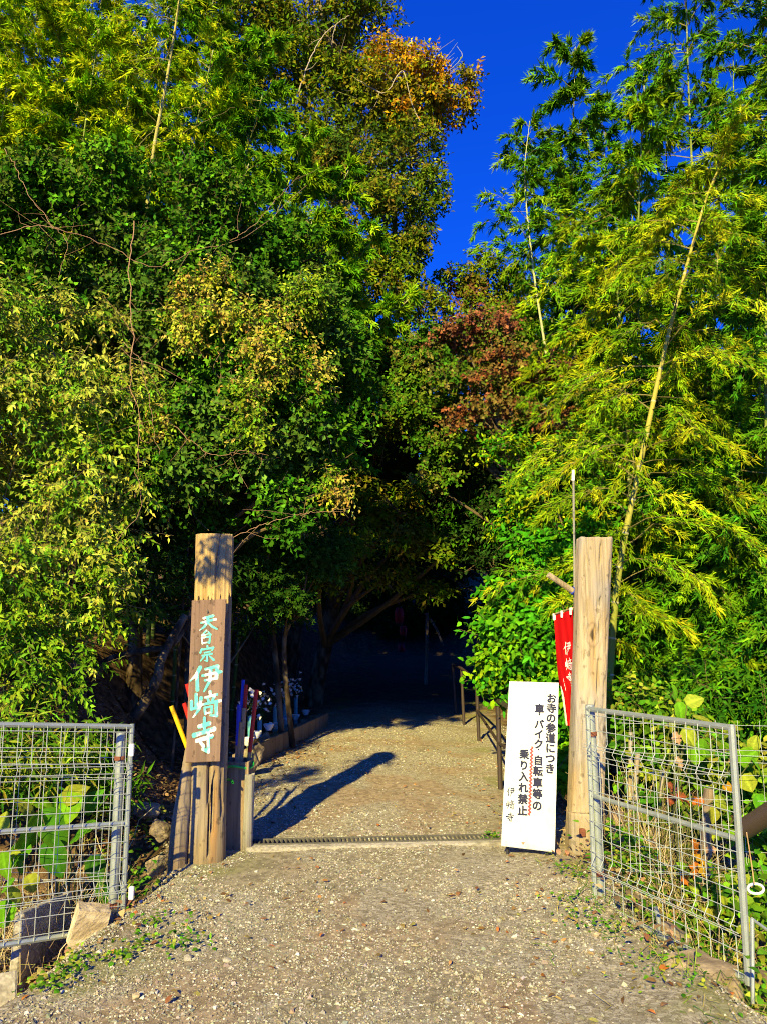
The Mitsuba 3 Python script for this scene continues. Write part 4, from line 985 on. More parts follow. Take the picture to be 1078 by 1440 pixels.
def plant(name, label, cat, seed, trunk, r0, groups, group=None, twig_col=(.16, .12, .06), mat='mat_leaf', trunk_mat='mat_bark', parts=('trunk', 'limbs', 'crown')):
    """groups: list of (blobs, kwargs of crown); a blob given as (px, py, D, rx, ry, rz) or as a world point."""
    r = np.random.default_rng(seed)
    k = thing(name, label, cat, group)
    cs, tws, allb = [], [], []
    for blobs, kw in groups:
        bl = [(at(*b[:3]), b[3:]) if len(b) == 6 else (b[0], b[1]) for b in blobs]
        allb += bl
        c, t = crown(r, bl, **kw)
        cs.append(c); tws.append(t)
    tr, lm = limb_net(r, trunk, allb, r0)
    part(k, parts[0], tr, trunk_mat, smooth=True)
    tv, tf = join([lm] + tws)
    part(k, parts[1], (tv, tf), 'mat_twig', color=np.tile([twig_col], (len(tv), 1)), kind='stuff')
    v, f, c = joinc(cs)
    part(k, parts[2], (v, f), mat, color=c, kind='stuff')
    return k

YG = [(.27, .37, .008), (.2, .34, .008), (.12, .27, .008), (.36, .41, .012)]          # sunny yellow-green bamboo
YU = [(.4, .52, .01), (.3, .48, .01), (.2, .4, .01), (.5, .58, .014)]          # upper left bamboo, stronger sunlight put into its leaf colour
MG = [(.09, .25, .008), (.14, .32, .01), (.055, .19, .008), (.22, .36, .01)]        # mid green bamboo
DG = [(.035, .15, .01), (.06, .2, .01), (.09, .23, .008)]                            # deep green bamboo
GL = [(.04, .14, .008), (.07, .21, .01), (.11, .27, .012), (.03, .11, .006)]        # glossy evergreen
YL = [(.12, .27, .014), (.25, .37, .02), (.42, .48, .06), (.15, .32, .018), (.33, .36, .05)]   # pale variegated
VN = [(.38, .42, .03), (.48, .48, .07), (.42, .32, .06), (.2, .3, .02)]               # yellowing vine
OL = [(.12, .19, .01), (.08, .17, .008), (.2, .25, .01), (.2, .17, .02)]       # olive tree
OR = [(.56, .31, .012), (.62, .38, .012), (.42, .2, .012), (.4, .34, .02)]           # orange brown
MR = [(.22, .085, .03), (.18, .13, .03), (.11, .16, .018), (.26, .1, .05)]           # maple red
MX = [(.08, .19, .01), (.14, .22, .014), (.18, .17, .035), (.06, .17, .01)]         # maple green to rust
SB = [(.05, .24, .008), (.09, .3, .008), (.17, .35, .008), (.035, .17, .01)]          # bright shrub
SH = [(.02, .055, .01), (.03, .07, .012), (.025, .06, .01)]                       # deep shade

# ---- left: bamboo grove on the bank
def grove(px, top, D, seed, label, group=None, base_dx=0.0, **kw):
    t = at(px, top, D)
    bx = t[0] - base_dx; by = D + .15
    bx = min(bx, -2.2) if t[0] < 1 else max(bx, 2.1)
    base_dx = t[0] - bx
    b = on(bx, by)
    h = t[2] - b[2]
    path = [b - [0, 0, .2], b + [base_dx * .1, 0, h * .4], b + [base_dx * .4, -.05, h * .75], t]
    kw.setdefault('L', .0125 * D); kw.setdefault('W', .0027 * D); kw.setdefault('culm', ((.1, .17, .03), (.2, .26, .05)))
    return bamboo(label, path, seed, **kw)
LB = 'feathery yellow-green bamboo massed in the grove that fills the upper left'
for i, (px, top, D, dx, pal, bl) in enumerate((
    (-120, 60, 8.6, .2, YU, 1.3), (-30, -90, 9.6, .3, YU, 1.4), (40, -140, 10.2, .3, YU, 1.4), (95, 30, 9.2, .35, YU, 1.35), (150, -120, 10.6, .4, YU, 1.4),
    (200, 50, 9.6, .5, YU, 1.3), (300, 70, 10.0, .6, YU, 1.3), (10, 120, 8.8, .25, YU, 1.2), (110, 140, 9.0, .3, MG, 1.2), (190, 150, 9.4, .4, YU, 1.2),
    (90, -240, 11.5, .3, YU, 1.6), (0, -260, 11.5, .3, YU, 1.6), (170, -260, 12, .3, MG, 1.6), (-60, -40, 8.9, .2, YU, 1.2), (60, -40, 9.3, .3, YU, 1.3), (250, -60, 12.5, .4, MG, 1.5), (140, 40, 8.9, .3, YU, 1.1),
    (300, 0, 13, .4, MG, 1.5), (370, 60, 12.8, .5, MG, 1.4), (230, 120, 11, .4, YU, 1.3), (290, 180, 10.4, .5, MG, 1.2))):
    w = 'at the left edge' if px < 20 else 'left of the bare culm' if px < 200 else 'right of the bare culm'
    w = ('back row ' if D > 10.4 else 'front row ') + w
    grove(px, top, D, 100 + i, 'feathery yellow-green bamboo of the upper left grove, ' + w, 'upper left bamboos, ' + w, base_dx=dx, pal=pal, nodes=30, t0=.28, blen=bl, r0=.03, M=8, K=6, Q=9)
LM = 'deeper green bamboo spraying out between the upper left grove and the tall autumn tree'
for i, (px, top, D, dx, bl) in enumerate(((370, 130, 10.6, .8, 1.3), (430, 190, 10.2, 1.0, 1.25), (490, 240, 10.8, 1.1, 1.2), (350, 230, 9.8, .8, 1.2), (440, 310, 9.8, .8, 1.15), (530, 330, 10.6, 1.0, 1.1), (500, 400, 10.0, .9, 1.0), (575, 420, 11.2, .8, .9))):
    w = 'nearest the autumn tree' if px > 480 else 'lower part' if top > 220 else 'upper part'
    grove(px, top, D, 140 + i, 'deeper green bamboo right of the upper left grove, ' + w, 'green bamboos left of centre, ' + w, base_dx=dx, pal=YU[1:3] + MG if i % 3 else MG, nodes=26, t0=.3, blen=bl, r0=.025, M=8, K=6, Q=9, droop=.6)
bamboo('bare yellow bamboo culm rising through the upper left grove to the top edge', [at(195, 420, 9.0) - [0, 0, .3], at(213, 235, 8.9), at(235, 110, 8.8), at(252, 0, 8.7), at(262, -120, 8.6)], 190, r0=.03, nodes=14, t0=.55, blen=.9, pal=YU, culm=((.36, .34, .08), (.42, .38, .1)), M=5, K=4, Q=4)

# ---- right: bamboos
R1 = [at(846, 1040, 7.0) - [0, 0, .4], at(866, 830, 7.0), at(900, 650, 7.0), at(937, 480, 6.95), at(966, 370, 6.9), at(992, 280, 6.85), at(1024, 205, 6.7)]
bamboo('near leaning bamboo with a yellow-green culm right behind the pale gatepost', R1, 200, r0=.037, nodes=30, t0=.2, blen=1.15, pal=YG, culm=((.2, .25, .03), (.42, .38, .06)), M=8, K=6, Q=9, L=.092, W=.0135, droop=.55, vary=.35)
bamboo('slender bamboo with a pale bare culm standing against the blue sky right of centre', [at(790, 640, 10.5), at(766, 490, 10.5), at(748, 370, 10.5), at(737, 250, 10.5), at(744, 170, 10.4)], 201, r0=.024, nodes=20, t0=.42, blen=.85, pal=MG, culm=((.4, .42, .2), (.45, .48, .22)), M=6, K=5, Q=8, wisp=.25, L=.12, W=.025)
grove(808, 64, 11.2, 202, 'tall green bamboo with a pointed top in the middle of the right grove', pal=MG, nodes=34, t0=.3, blen=1.15, r0=.028, M=8, K=6, Q=9, base_dx=.2)
grove(962, -95, 9.6, 203, 'tallest bamboo reaching past the top edge at the upper right', pal=MG, nodes=36, t0=.3, blen=1.4, r0=.03, M=8, K=6, Q=9, base_dx=.1)
grove(1085, -60, 9.2, 204, 'dense bamboo at the upper right corner leaning out of the picture', pal=MG, nodes=34, t0=.25, blen=1.4, r0=.028, M=8, K=6, Q=9, base_dx=.2)
grove(905, 120, 9.0, 205, 'bushy bamboo with pale drooping leaves below the tallest bamboo', pal=YG[:3] + MG[:2], nodes=32, t0=.3, blen=1.25, r0=.028, M=8, K=6, Q=9, base_dx=.25, droop=.7)
grove(862, 330, 8.4, 206, 'shorter yellow-green bamboo left of the near leaning culm', pal=YG, nodes=26, t0=.35, blen=1.1, r0=.03, M=8, K=6, Q=9, base_dx=-.1)
RB = 'deep green bamboo crowding the right edge of the grove behind the gate'
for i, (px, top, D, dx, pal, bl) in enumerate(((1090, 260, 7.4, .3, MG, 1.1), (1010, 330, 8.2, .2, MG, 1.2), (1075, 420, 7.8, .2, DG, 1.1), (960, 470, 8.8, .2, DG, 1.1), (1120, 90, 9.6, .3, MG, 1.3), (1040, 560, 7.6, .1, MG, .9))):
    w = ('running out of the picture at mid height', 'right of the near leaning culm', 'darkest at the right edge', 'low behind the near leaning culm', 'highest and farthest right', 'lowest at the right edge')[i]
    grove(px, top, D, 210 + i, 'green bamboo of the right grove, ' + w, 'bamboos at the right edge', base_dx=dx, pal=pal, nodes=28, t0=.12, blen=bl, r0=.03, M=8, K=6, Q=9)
FB = 'bamboo standing far back behind the right grove'
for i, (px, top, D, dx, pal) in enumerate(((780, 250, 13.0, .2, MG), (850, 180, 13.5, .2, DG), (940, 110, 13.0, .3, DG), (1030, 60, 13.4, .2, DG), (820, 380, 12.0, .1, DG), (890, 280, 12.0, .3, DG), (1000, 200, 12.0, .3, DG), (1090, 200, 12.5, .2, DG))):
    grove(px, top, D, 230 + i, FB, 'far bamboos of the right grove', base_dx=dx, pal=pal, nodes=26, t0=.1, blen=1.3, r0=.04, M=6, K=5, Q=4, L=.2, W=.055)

# ---- left thicket over the bank
kw = dict(leaves=9, L=.06, W=.026, kind='lance', pal=YL, twig_len=.2)
plant('thicket_shrub', 'sprawling shrub with pale variegated yellow-green leaves at the left edge above the gate', 'shrub', 300, [on(-2.9, 7.4) - [0, 0, .2], [-2.95, 7.3, 2.0], [-2.8, 7.0, 3.4]], .06, [
    ([(40, 470, 6.9, .85, .7, .6), (130, 560, 7.0, .6, .7, .7), (30, 620, 6.6, .7, .7, .7), (155, 690, 6.9, .42, .6, .55), (60, 770, 6.5, .7, .6, .6), (165, 830, 6.8, .3, .5, .5), (20, 890, 6.3, .55, .5, .42), (110, 900, 6.6, .42, .5, .35), (10, 520, 7.6, .8, .6, .9), (60, 700, 7.4, .8, .5, .7), (-90, 600, 6.6, .8, .8, 1.2), (-60, 820, 6.2, .7, .6, .7), (60, 960, 6.3, .4, .4, .25)],
     dict(kw, twigs=4900, L=.066, W=.027, frac=.32, bump=.75, droop=.75, up=-.05, inner=.1, twig_len=.24))])
plant('evergreen_shrub', 'glossy dark green evergreen shrub overhanging the left post', 'shrub', 301, [on(-2.0, 8.3) - [0, 0, .2], [-2.0, 8.2, 2.4], [-1.5, 7.9, 3.8]], .07, [
    ([(250, 430, 7.9, .75, .7, .75), (340, 490, 7.7, .8, .7, .75), (435, 470, 8.1, .6, .7, .65), (300, 610, 7.7, .75, .7, .6), (420, 590, 7.8, .65, .7, .65), (385, 690, 7.7, .55, .6, .38), (260, 700, 7.6, .5, .6, .5), (475, 650, 8.0, .32, .5, .55), (415, 735, 7.6, .25, .35, .2), (500, 540, 8.6, .35, .5, .6), (215, 560, 7.7, .4, .5, .5)],
     dict(kw, twigs=4700, L=.07, W=.046, frac=.33, bump=.75, inner=.12, droop=.45, kind='diamond', pal=GL + [(.08, .17, .02)], leaves=7))], mat='mat_leaf_glossy')
plant('climbing_vine', 'yellowing climbing vine draped over the glossy evergreen shrub', 'vine', 302, [on(-2.2, 8.3) - [0, 0, .1], [-2.0, 7.9, 2.6], [-1.6, 7.3, 4.0]], .016, [
    ([(270, 425, 7.25, .28, .22, .22), (350, 440, 7.15, .38, .22, .2), (425, 425, 7.4, .25, .22, .2), (375, 500, 7.05, .2, .2, .35), (350, 580, 7.0, .2, .2, .3), (265, 470, 7.2, .15, .2, .3), (440, 530, 7.4, .12, .2, .3), (310, 400, 7.3, .3, .2, .15), (470, 690, 7.6, .1, .15, .2), (235, 600, 7.2, .12, .2, .3)],
     dict(kw, twigs=1400, L=.05, W=.028, kind='diamond', pal=VN + YL[:2], leaves=8, twig_len=.2, frac=.34, inner=.1, droop=.6, up=0))])
plant('evergreen_tree', 'broad leaved evergreen with small shining leaves below the upper left bamboo grove', 'tree', 303, [on(-2.9, 9.2) - [0, 0, .3], [-2.9, 9.0, 3.5], [-2.6, 8.6, 5.4]], .09, [
    ([(70, 320, 7.8, .7, .7, .6), (160, 290, 8.1, .7, .7, .5), (250, 290, 8.3, .7, .7, .5), (340, 320, 8.6, .6, .7, .5), (170, 380, 7.8, .7, .7, .6), (90, 410, 7.5, .6, .6, .5), (410, 370, 8.9, .5, .6, .45), (-60, 360, 7.6, .8, .8, .8)],
     dict(kw, twigs=5200, L=.07, W=.045, frac=.36, bump=.7, kind='diamond', pal=GL + [(.09, .16, .02)], leaves=7))], mat='mat_leaf_glossy')
plant('understorey_shrub', 'shaded shrub with dark leaves behind the left post', 'shrub', 304, [on(-1.95, 8.4) - [0, 0, .1], on(-1.9, 8.4, .8), on(-1.8, 8.3, 1.4)], .03, [
    ([(230, 790, 8.0, .55, .5, .45), (310, 800, 8.6, .6, .6, .5), (180, 740, 7.9, .5, .5, .5), (270, 720, 8.2, .5, .5, .4), (350, 720, 8.8, .5, .5, .5), (200, 850, 8.0, .5, .4, .3), (285, 865, 8.8, .5, .5, .3), (120, 790, 8.0, .6, .5, .5), (10, 690, 8.4, .9, .5, .7), (370, 860, 9.6, .5, .5, .25)],
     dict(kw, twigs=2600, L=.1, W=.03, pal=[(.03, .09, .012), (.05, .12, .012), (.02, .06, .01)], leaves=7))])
plant('young_maple', 'young maple with bright green leaves and thin leaning trunks just right of the left post', 'tree', 305, [on(-1.15, 10.2) - [0, 0, .1], at(400, 900, 9.6), at(430, 850, 9.2), at(380, 800, 8.8)], .035, [
    ([(375, 830, 8.8, .3, .3, .16), (410, 845, 8.9, .22, .3, .12), (350, 810, 8.7, .25, .3, .14), (430, 790, 9.4, .5, .4, .2), (470, 775, 9.8, .3, .4, .15)],
     dict(kw, twigs=1100, L=.055, W=.05, kind='star', pal=[(.08, .17, .012), (.05, .12, .012), (.03, .09, .01)], leaves=7, up=.05, bump=.3))])
k = thing('sapling', 'thin dark trunk leaning left beside the young maple in the shade', 'tree')
part(k, 'trunk', tubes(spline([on(-1.25, 10.0) - [0, 0, .1], at(385, 900, 10.0), at(372, 830, 10.0), at(380, 760, 10.0)], 16)[None], np.linspace(.04, .02, 16)[None], 8), 'mat_bark', smooth=True)

plant('roadside_shrub', 'leafy shrub beside the viewer, left of the picture, dappling the top of the left post', 'shrub', 306, [on(-2.9, 2.9) - [0, 0, .2], [-2.8, 2.9, 1.5], [-2.4, 2.95, 3.0]], .03, [
    ([([-1.92, 3.03, 3.27], (.17, .2, .24)), ([-2.6, 2.9, 2.8], (.3, .3, .3))],
     dict(kw, twigs=95, L=.07, W=.035, kind='broad', pal=GL, leaves=7, sub=5, frac=.5))])

# ---- centre: maple, evergreens, tall autumn tree
plant('red_maple', 'maple with dull red and rust coloured sprays among green leaves at the centre right', 'tree', 310, [on(2.35, 11.2) - [0, 0, .2], [2.1, 11.0, 2.3], [1.7, 10.6, 4.2]], .08, [
    ([(690, 465, 10.4, .45, .5, .15), (650, 480, 10.6, .4, .5, .16), (715, 505, 10.2, .42, .5, .1), (670, 587, 10, .45, .5, .08), (745, 528, 10, .45, .5, .09), (795, 594, 9.2, .45, .4, .07), (725, 578, 9.6, .45, .4, .08), (690, 540, 10, .3, .4, .07)],
     dict(kw, twigs=850, L=.06, W=.05, kind='diamond', sub=6, frac=.5, pal=MR, leaves=8, up=.1, bump=.3, inner=.1)),
    ([(600, 490, 11, .55, .5, .25), (600, 530, 10.8, .6, .5, .25), (640, 550, 10.6, .6, .6, .2), (590, 580, 10.8, .45, .5, .22), (700, 545, 10.8, .5, .5, .15), (740, 610, 10.4, .45, .5, .1), (620, 625, 10.6, .4, .4, .18), (605, 680, 10.4, .28, .4, .09), (660, 630, 10.5, .4, .4, .14), (700, 485, 11, .5, .5, .15), (760, 545, 10.6, .4, .4, .16)],
     dict(kw, twigs=2600, L=.06, W=.05, kind='diamond', sub=6, frac=.5, pal=MX, leaves=8, up=.1, bump=.3))])
plant('olive_evergreen', 'dense olive green tree left of the strip of blue sky, below the autumn tree', 'tree', 311, [on(-1.4, 15) - [0, 0, .3], [-.6, 14.8, 4], [.2, 14.5, 8.5]], .16, [
    ([(585, 285, 14.2, .6, .8, .55), (560, 230, 14.6, .8, .9, .6), (540, 320, 14, .9, .9, .7), (590, 370, 14, .5, .8, .5), (530, 410, 13.6, .8, .8, .7), (590, 440, 13.6, .6, .7, .6), (480, 250, 14.6, 1, 1, .8), (480, 350, 14, .9, .9, .8), (520, 500, 13, .8, .8, .8), (470, 450, 13, .8, .8, .7), (560, 540, 13, .5, .7, .6), (540, 620, 12.4, .5, .7, .6), (500, 690, 12, .6, .7, .5), (560, 720, 12, .6, .7, .4), (600, 270, 14.3, .4, .6, .5), (500, 770, 11.2, .5, .6, .25), (560, 765, 11.6, .6, .6, .3), (625, 780, 11.6, .45, .6, .3), (540, 815, 12, .4, .5, .2), (450, 800, 11, .4, .5, .25), (600, 830, 12.4, .35, .5, .2)],
     dict(kw, twigs=6800, L=.1, W=.05, kind='diamond', pal=OL + [(.05, .1, .012)], leaves=6))], mat='mat_leaf')
plant('autumn_tree', 'tall tree at the top centre with orange brown leaves on its right side', 'tree', 312, [on(-2.2, 18) - [0, 0, .3], [-1.6, 17.5, 6], [-1.1, 17, 11], [-1.0, 16.8, 15]], .22, [
    ([(340, 40, 16, 1.4, 1.3, 1.2), (420, 30, 16.4, 1.5, 1.3, 1.3), (470, 110, 16.2, 1.3, 1.2, 1), (390, 120, 16, 1.2, 1.2, 1), (500, 30, 16.6, .9, 1, 1), (520, 170, 16, 1.1, 1.1, .9), (440, 200, 15.6, 1.1, 1.1, 1), (330, 140, 15.6, 1, 1, 1), (420, -80, 16.4, 1.7, 1.4, 1.2), (300, -60, 16, 1.5, 1.4, 1.2), (575, 185, 16, .7, .8, .5), (520, -20, 16.6, .7, .8, .7)],
     dict(kw, twigs=7200, L=.13, W=.065, kind='diamond', pal=OL[:3] + [(.12, .19, .01), (.22, .2, .012)], leaves=6, twig_len=.3)),
    ([(575, 110, 15.8, .7, .8, .55), (625, 150, 15.8, .6, .7, .4), (560, 160, 15.6, .7, .8, .4), (600, 130, 15.6, .6, .8, .4), (655, 118, 15.8, .28, .35, .22), (540, 90, 15.8, .6, .7, .4), (615, 180, 15.9, .35, .5, .25)],
     dict(kw, twigs=1300, L=.12, W=.06, kind='diamond', pal=OR + OL[2:], leaves=6, twig_len=.3, frac=.36, inner=.1))], twig_col=(.3, .25, .16))
k = thing('bare_twigs', 'bare pale twig ends sticking into the sky above the orange leaves', 'branch')
r_ = np.random.default_rng(77)
ms = []
o0 = at(598, 125, 15.8)
for i in range(16):
    e = at(r_.uniform(590, 650), r_.uniform(50, 105), 15.8 + r_.normal(0, .3)); m = (o0 + e) / 2 + r_.normal(0, .12, 3)
    ms.append(tubes(spline([o0, m, e], 8)[None], np.linspace(.014, .004, 8)[None], 4))
v, f = join(ms); add(k, (v, f), 'mat_twig', color=np.tile([[.34, .33, .3]], (len(v), 1)))
plant('far_tree', 'small olive and rust tree low in the gap of sky right of centre', 'tree', 313, [on(2.6, 16.5) - [0, 0, .3], [2.4, 16.2, 4], [2.2, 16, 7]], .1, [
    ([(680, 395, 15.6, .6, .6, .45), (650, 410, 15.4, .5, .6, .5), (715, 420, 15.6, .5, .6, .5), (690, 470, 15, .9, .8, .7), (740, 500, 15, .9, .8, .9), (640, 500, 15, .8, .8, .7)],
     dict(kw, twigs=2400, L=.11, W=.055, kind='diamond', pal=OL + [(.16, .08, .03)], leaves=6))])
plant('dark_evergreen', 'dark glossy evergreen catching glints of light below the red maple', 'tree', 314, [on(2.3, 12.2) - [0, 0, .2], [2.0, 12, 2], [1.6, 11.8, 3.6]], .07, [
    ([(650, 650, 11.6, .5, .5, .3), (710, 660, 11.4, .6, .5, .4), (690, 730, 11, .45, .5, .4), (740, 740, 10.8, .5, .5, .45), (660, 710, 11.4, .4, .5, .3), (780, 690, 10.6, .5, .5, .5), (640, 760, 11.6, .35, .5, .3), (700, 800, 11, .4, .5, .35)],
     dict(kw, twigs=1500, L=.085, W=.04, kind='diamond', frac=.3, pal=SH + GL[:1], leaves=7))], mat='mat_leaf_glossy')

# ---- right: bright shrub beside the notice
plant('camellia_shrub', 'bright green glossy shrub between the handrail and the red banner', 'shrub', 320, [on(1.75, 8.0) - [0, 0, .1], on(1.7, 7.9, .7), on(1.7, 7.8, 1.6)], .035, [
    ([(725, 850, 7.8, .32, .35, .25), (700, 905, 7.7, .24, .3, .24), (750, 900, 7.6, .3, .35, .3), (785, 840, 7.7, .3, .3, .3), (735, 955, 7.7, .34, .3, .22), (780, 940, 7.5, .3, .3, .3), (765, 790, 8, .32, .35, .25), (690, 950, 7.9, .16, .25, .14), (800, 900, 7.6, .3, .3, .4), (800, 1010, 7.2, .3, .3, .3), (790, 1090, 7, .25, .25, .2)],
     dict(kw, twigs=1900, L=.08, W=.042, kind='broad', pal=SB, leaves=7))], mat='mat_leaf_glossy')
plant('lanky_shrub', 'loose shrub with scattered green leaves behind the top of the banner pole', 'shrub', 321, [on(2.2, 8.6) - [0, 0, .1], on(2.1, 8.4, 1.6), on(2.0, 8.2, 2.6)], .03, [
    ([(760, 700, 8.4, .4, .4, .35), (810, 650, 8.4, .4, .4, .3), (830, 720, 8.2, .4, .4, .35), (790, 760, 8.2, .4, .4, .3), (720, 640, 9, .4, .4, .2), (730, 740, 8.8, .35, .4, .25)],
     dict(kw, twigs=950, L=.07, W=.03, kind='broad', frac=.3, pal=SB[:1] + YG[:2] + GL[1:3], leaves=7))])
# ---- undergrowth that closes the right side
RU = 'dark leafy bush under the bamboos behind the right gate'
for i, bl in enumerate((
    [(900, 900, 8.4, .8, .7, .6), (980, 870, 8.2, .8, .7, .6), (930, 980, 7.8, .8, .6, .4)],
    [(1060, 880, 7.6, .8, .7, .7), (1090, 980, 7.0, .7, .6, .5), (1010, 960, 7.6, .6, .6, .4)],
    [(870, 1000, 8.6, .6, .6, .5), (860, 900, 9.2, .8, .8, .8)],
    [(940, 780, 9.6, 1.1, .9, 1.0), (1060, 740, 9.2, 1.1, .9, 1.0)])):
    c = at(*bl[0][:3])
    plant('bush', RU + ', ' + ('by the pale post', 'at the right edge', 'lowest', 'highest up')[i], 'bush', 330 + i, [on(c[0], c[1] + .3) - [0, 0, .1], on(c[0], c[1] + .2, .4), c], .03, [(bl, dict(kw, twigs=1900, L=.12, W=.024, pal=DG + MG[:2], leaves=7, up=.1, droop=.45))], group='bushes behind the right gate')

BG = [(.08, .22, .012), (.14, .28, .015), (.26, .32, .03), (.05, .15, .012)]
plant('bamboo_grass', 'clump of bamboo grass with narrow leaves on the bank behind the left gate', 'plant', 340, [on(-2.3, 5.6) - [0, 0, .1], on(-2.3, 5.6, .2), on(-2.25, 5.55, .4)], .01, [
    ([(100, 1065, 5.6, .22, .2, .16), (60, 1095, 5.4, .22, .2, .14), (140, 1060, 5.8, .16, .2, .16), (30, 1050, 5.8, .3, .25, .2), (150, 1110, 5.7, .16, .2, .14), (-40, 1100, 5.4, .3, .3, .3)],
     dict(kw, twigs=420, L=.12, W=.02, pal=BG, leaves=7, droop=.4))], parts=('stem', 'shoots', 'leaves'))
plant('undergrowth', 'leafy green undergrowth tangled among the dry stalks behind the right gate', 'plant', 341, [on(2.1, 5.9) - [0, 0, .1], on(2.1, 5.9, .2), on(2.1, 5.8, .4)], .01, [
    ([(900, 1080, 6.2, .25, .25, .2), (950, 1150, 5.9, .25, .25, .2), (1030, 1110, 5.6, .25, .3, .25), (1055, 1190, 5.2, .25, .3, .22), (915, 1200, 5.8, .25, .3, .15), (990, 1270, 5.2, .3, .3, .15), (1070, 1110, 5.4, .3, .3, .3), (900, 1000, 6.6, .3, .3, .25), (980, 1060, 6.2, .35, .3, .25), (1080, 1280, 4.8, .3, .3, .2)],
     dict(kw, twigs=900, L=.065, W=.04, kind='broad', pal=BG, leaves=6))], parts=('stem', 'shoots', 'leaves'))

# ---- the tunnel: shade trees on both sides of the path, crowns closing overhead
ORD = ['nearest', 'second', 'third', 'fourth', 'fifth', 'sixth']
def TN(i, x, y):
    if y > 36:
        return f"dark shade tree closing the far end of the tunnel, {'centre' if x == 1 else 'left' if x < 0 else 'right'} one"
    return f"dark shade tree on the {'left' if x < 0 else 'right'} of the tunnel, {ORD[i // 2]} from the gateposts"

r_ = np.random.default_rng(4)
for i, (x, y) in enumerate(((-2.9, 14.5), (3.4, 15.0), (-3.0, 18), (3.9, 19), (-3.0, 22.5), (4.3, 23.5), (-3.0, 27.5), (4.8, 28.5), (-2.6, 33), (5, 34), (1.0, 38.5), (-1.0, 39.5), (3, 39))):
    b = on(x, y)
    s = -1 if x > 0 else 1
    c = np.array([x, y, b[2]])
    if y > 36:
        bl = [(c + [0, 0, 1.0], (1.4, 1.2, 1.2)), (c + [0, 0, 3.0], (1.8, 1.5, 1.4)), (c + [.3, 0, 5.4], (2, 1.6, 1.6))]
    else:
        bl = [(c + [s * .2, 0, 1.6], (1.2, 1.6, 1.3)), (c + [s * 1.3, .4, 4.6], (1.7, 1.9, 1.2)), (c + [s * 2.6, .2, 4.9], (1.5, 1.9, .9)), (c + [0, 0, 5.6], (1.9, 2, 1.6)), (c + [-s * 1.6, 0, 2.6], (1.4, 1.7, 1.9)), (c + [-s * 2.2, 0, 5.4], (1.6, 1.7, 1.6))]
        if y > 15:
            bl.append((c + [s * 3.4, 1.2, 4.0], (1.2, 1.6, .8)))
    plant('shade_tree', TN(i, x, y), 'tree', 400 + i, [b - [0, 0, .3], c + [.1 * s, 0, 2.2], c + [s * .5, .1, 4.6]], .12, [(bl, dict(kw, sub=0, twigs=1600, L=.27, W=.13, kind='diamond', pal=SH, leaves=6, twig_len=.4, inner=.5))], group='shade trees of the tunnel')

# ------------------------------------------------------------------ dead creepers and twigs over the left thicket
def creeper(label, pts, D, r=.006, name='dead_creeper', col=(.34, .2, .11), cat='creeper', extra=0, seed=0):
    k = thing(name, label, cat)
    rr = np.random.default_rng(seed)
    ds = D if isinstance(D, (list, tuple)) else [D] * len(pts)
    P = spline([at(x, y, d) for (x, y), d in zip(pts, ds)], 40)
    P = P + (meshkit.fbm(P * 6 + seed, 2, 3)[:, None] - .5) * .05
    P = P + rr.normal(0, .006, P.shape)
    r = r * .62
    v, f = tubes(P[None], np.linspace(r, r * .5, 40)[None], 5)
    part(k, 'stem', (v, f), 'mat_twig', smooth=True, color=np.tile([col], (len(v), 1)))
    if extra:
        i = rr.integers(4, 38, extra)
        e = P[i] + rr.normal(0, 1, (extra, 3)) * [.22, .12, .22]
        v, f = tubes(np.stack([P[i], (P[i] + e) / 2 + rr.normal(0, .03, (extra, 3)), e], 1), np.array([[r * .5, r * .4, r * .25]]) * np.ones((extra, 1)), 4)
        part(k, 'side_twigs', (v, f), 'mat_twig', color=np.tile([col], (len(v), 1)), kind='stuff')
creeper('long reddish creeper hanging down the left thicket left of the evergreen shrub', [(190, 310), (183, 380), (186, 470), (183, 540), (196, 600), (190, 700)], [7.2, 6.9, 6.7, 6.7, 6.6, 6.6], .009, extra=8, seed=1)
creeper('thin arching creeper stretching from the left edge across the evergreen shrub', [(0, 330), (60, 318), (150, 345), (215, 375), (280, 350), (350, 330), (430, 260)], [6.6, 6.7, 6.9, 7.0, 7.1, 7.4, 8.0], .007, seed=2, extra=5)
creeper('slanting bare stem reaching up right in front of the green bamboo', [(310, 345), (350, 322), (390, 280), (420, 245)], 7.5, .006, seed=3, extra=3)
creeper('dead creeper looping down the left edge of the thicket', [(5, 210), (30, 250), (60, 300), (95, 340), (80, 390)], 6.8, .006, seed=4, extra=9)
creeper('broken twig hooking through the lower left thicket', [(110, 850), (150, 800), (160, 770), (200, 710), (190, 660)], 6.4, .007, seed=5, extra=5)
creeper('arched twig bending over the pale shrub in the middle of the thicket', [(170, 480), (198, 510), (210, 560), (225, 640)], 6.7, .006, seed=6, extra=6)
creeper('bare branching twig crossing the dark gap under the evergreen shrub', [(235, 590), (300, 640), (340, 632), (380, 640)], 7.0, .006, seed=7, extra=10)
creeper('bare twigs in the shade above the left post', [(330, 755), (380, 735), (440, 720), (490, 715)], 7.2, .006, seed=8, extra=10)
creeper('fine yellow stem arching right from the bare culm', [(140, 260), (200, 200), (240, 160), (300, 140)], 8.4, .006, col=(.36, .3, .1), seed=9, extra=5)
creeper('second fine yellow stem curving below the first one', [(120, 280), (190, 215), (250, 190), (330, 150)], 8.4, .005, col=(.33, .26, .1), seed=10, extra=4)
creeper('pale bare branch reaching right inside the crown of the autumn tree', [(420, 130), (440, 75), (460, 45), (490, 22)], 15.0, .03, col=(.42, .36, .25), seed=11, cat='branch', name='bare_branch', extra=4)
creeper('pale bare branch at the right side among the orange leaves', [(500, 110), (540, 130), (565, 100), (580, 150), (600, 185)], 15.0, .024, col=(.42, .36, .25), seed=12, cat='branch', name='bare_branch', extra=4)
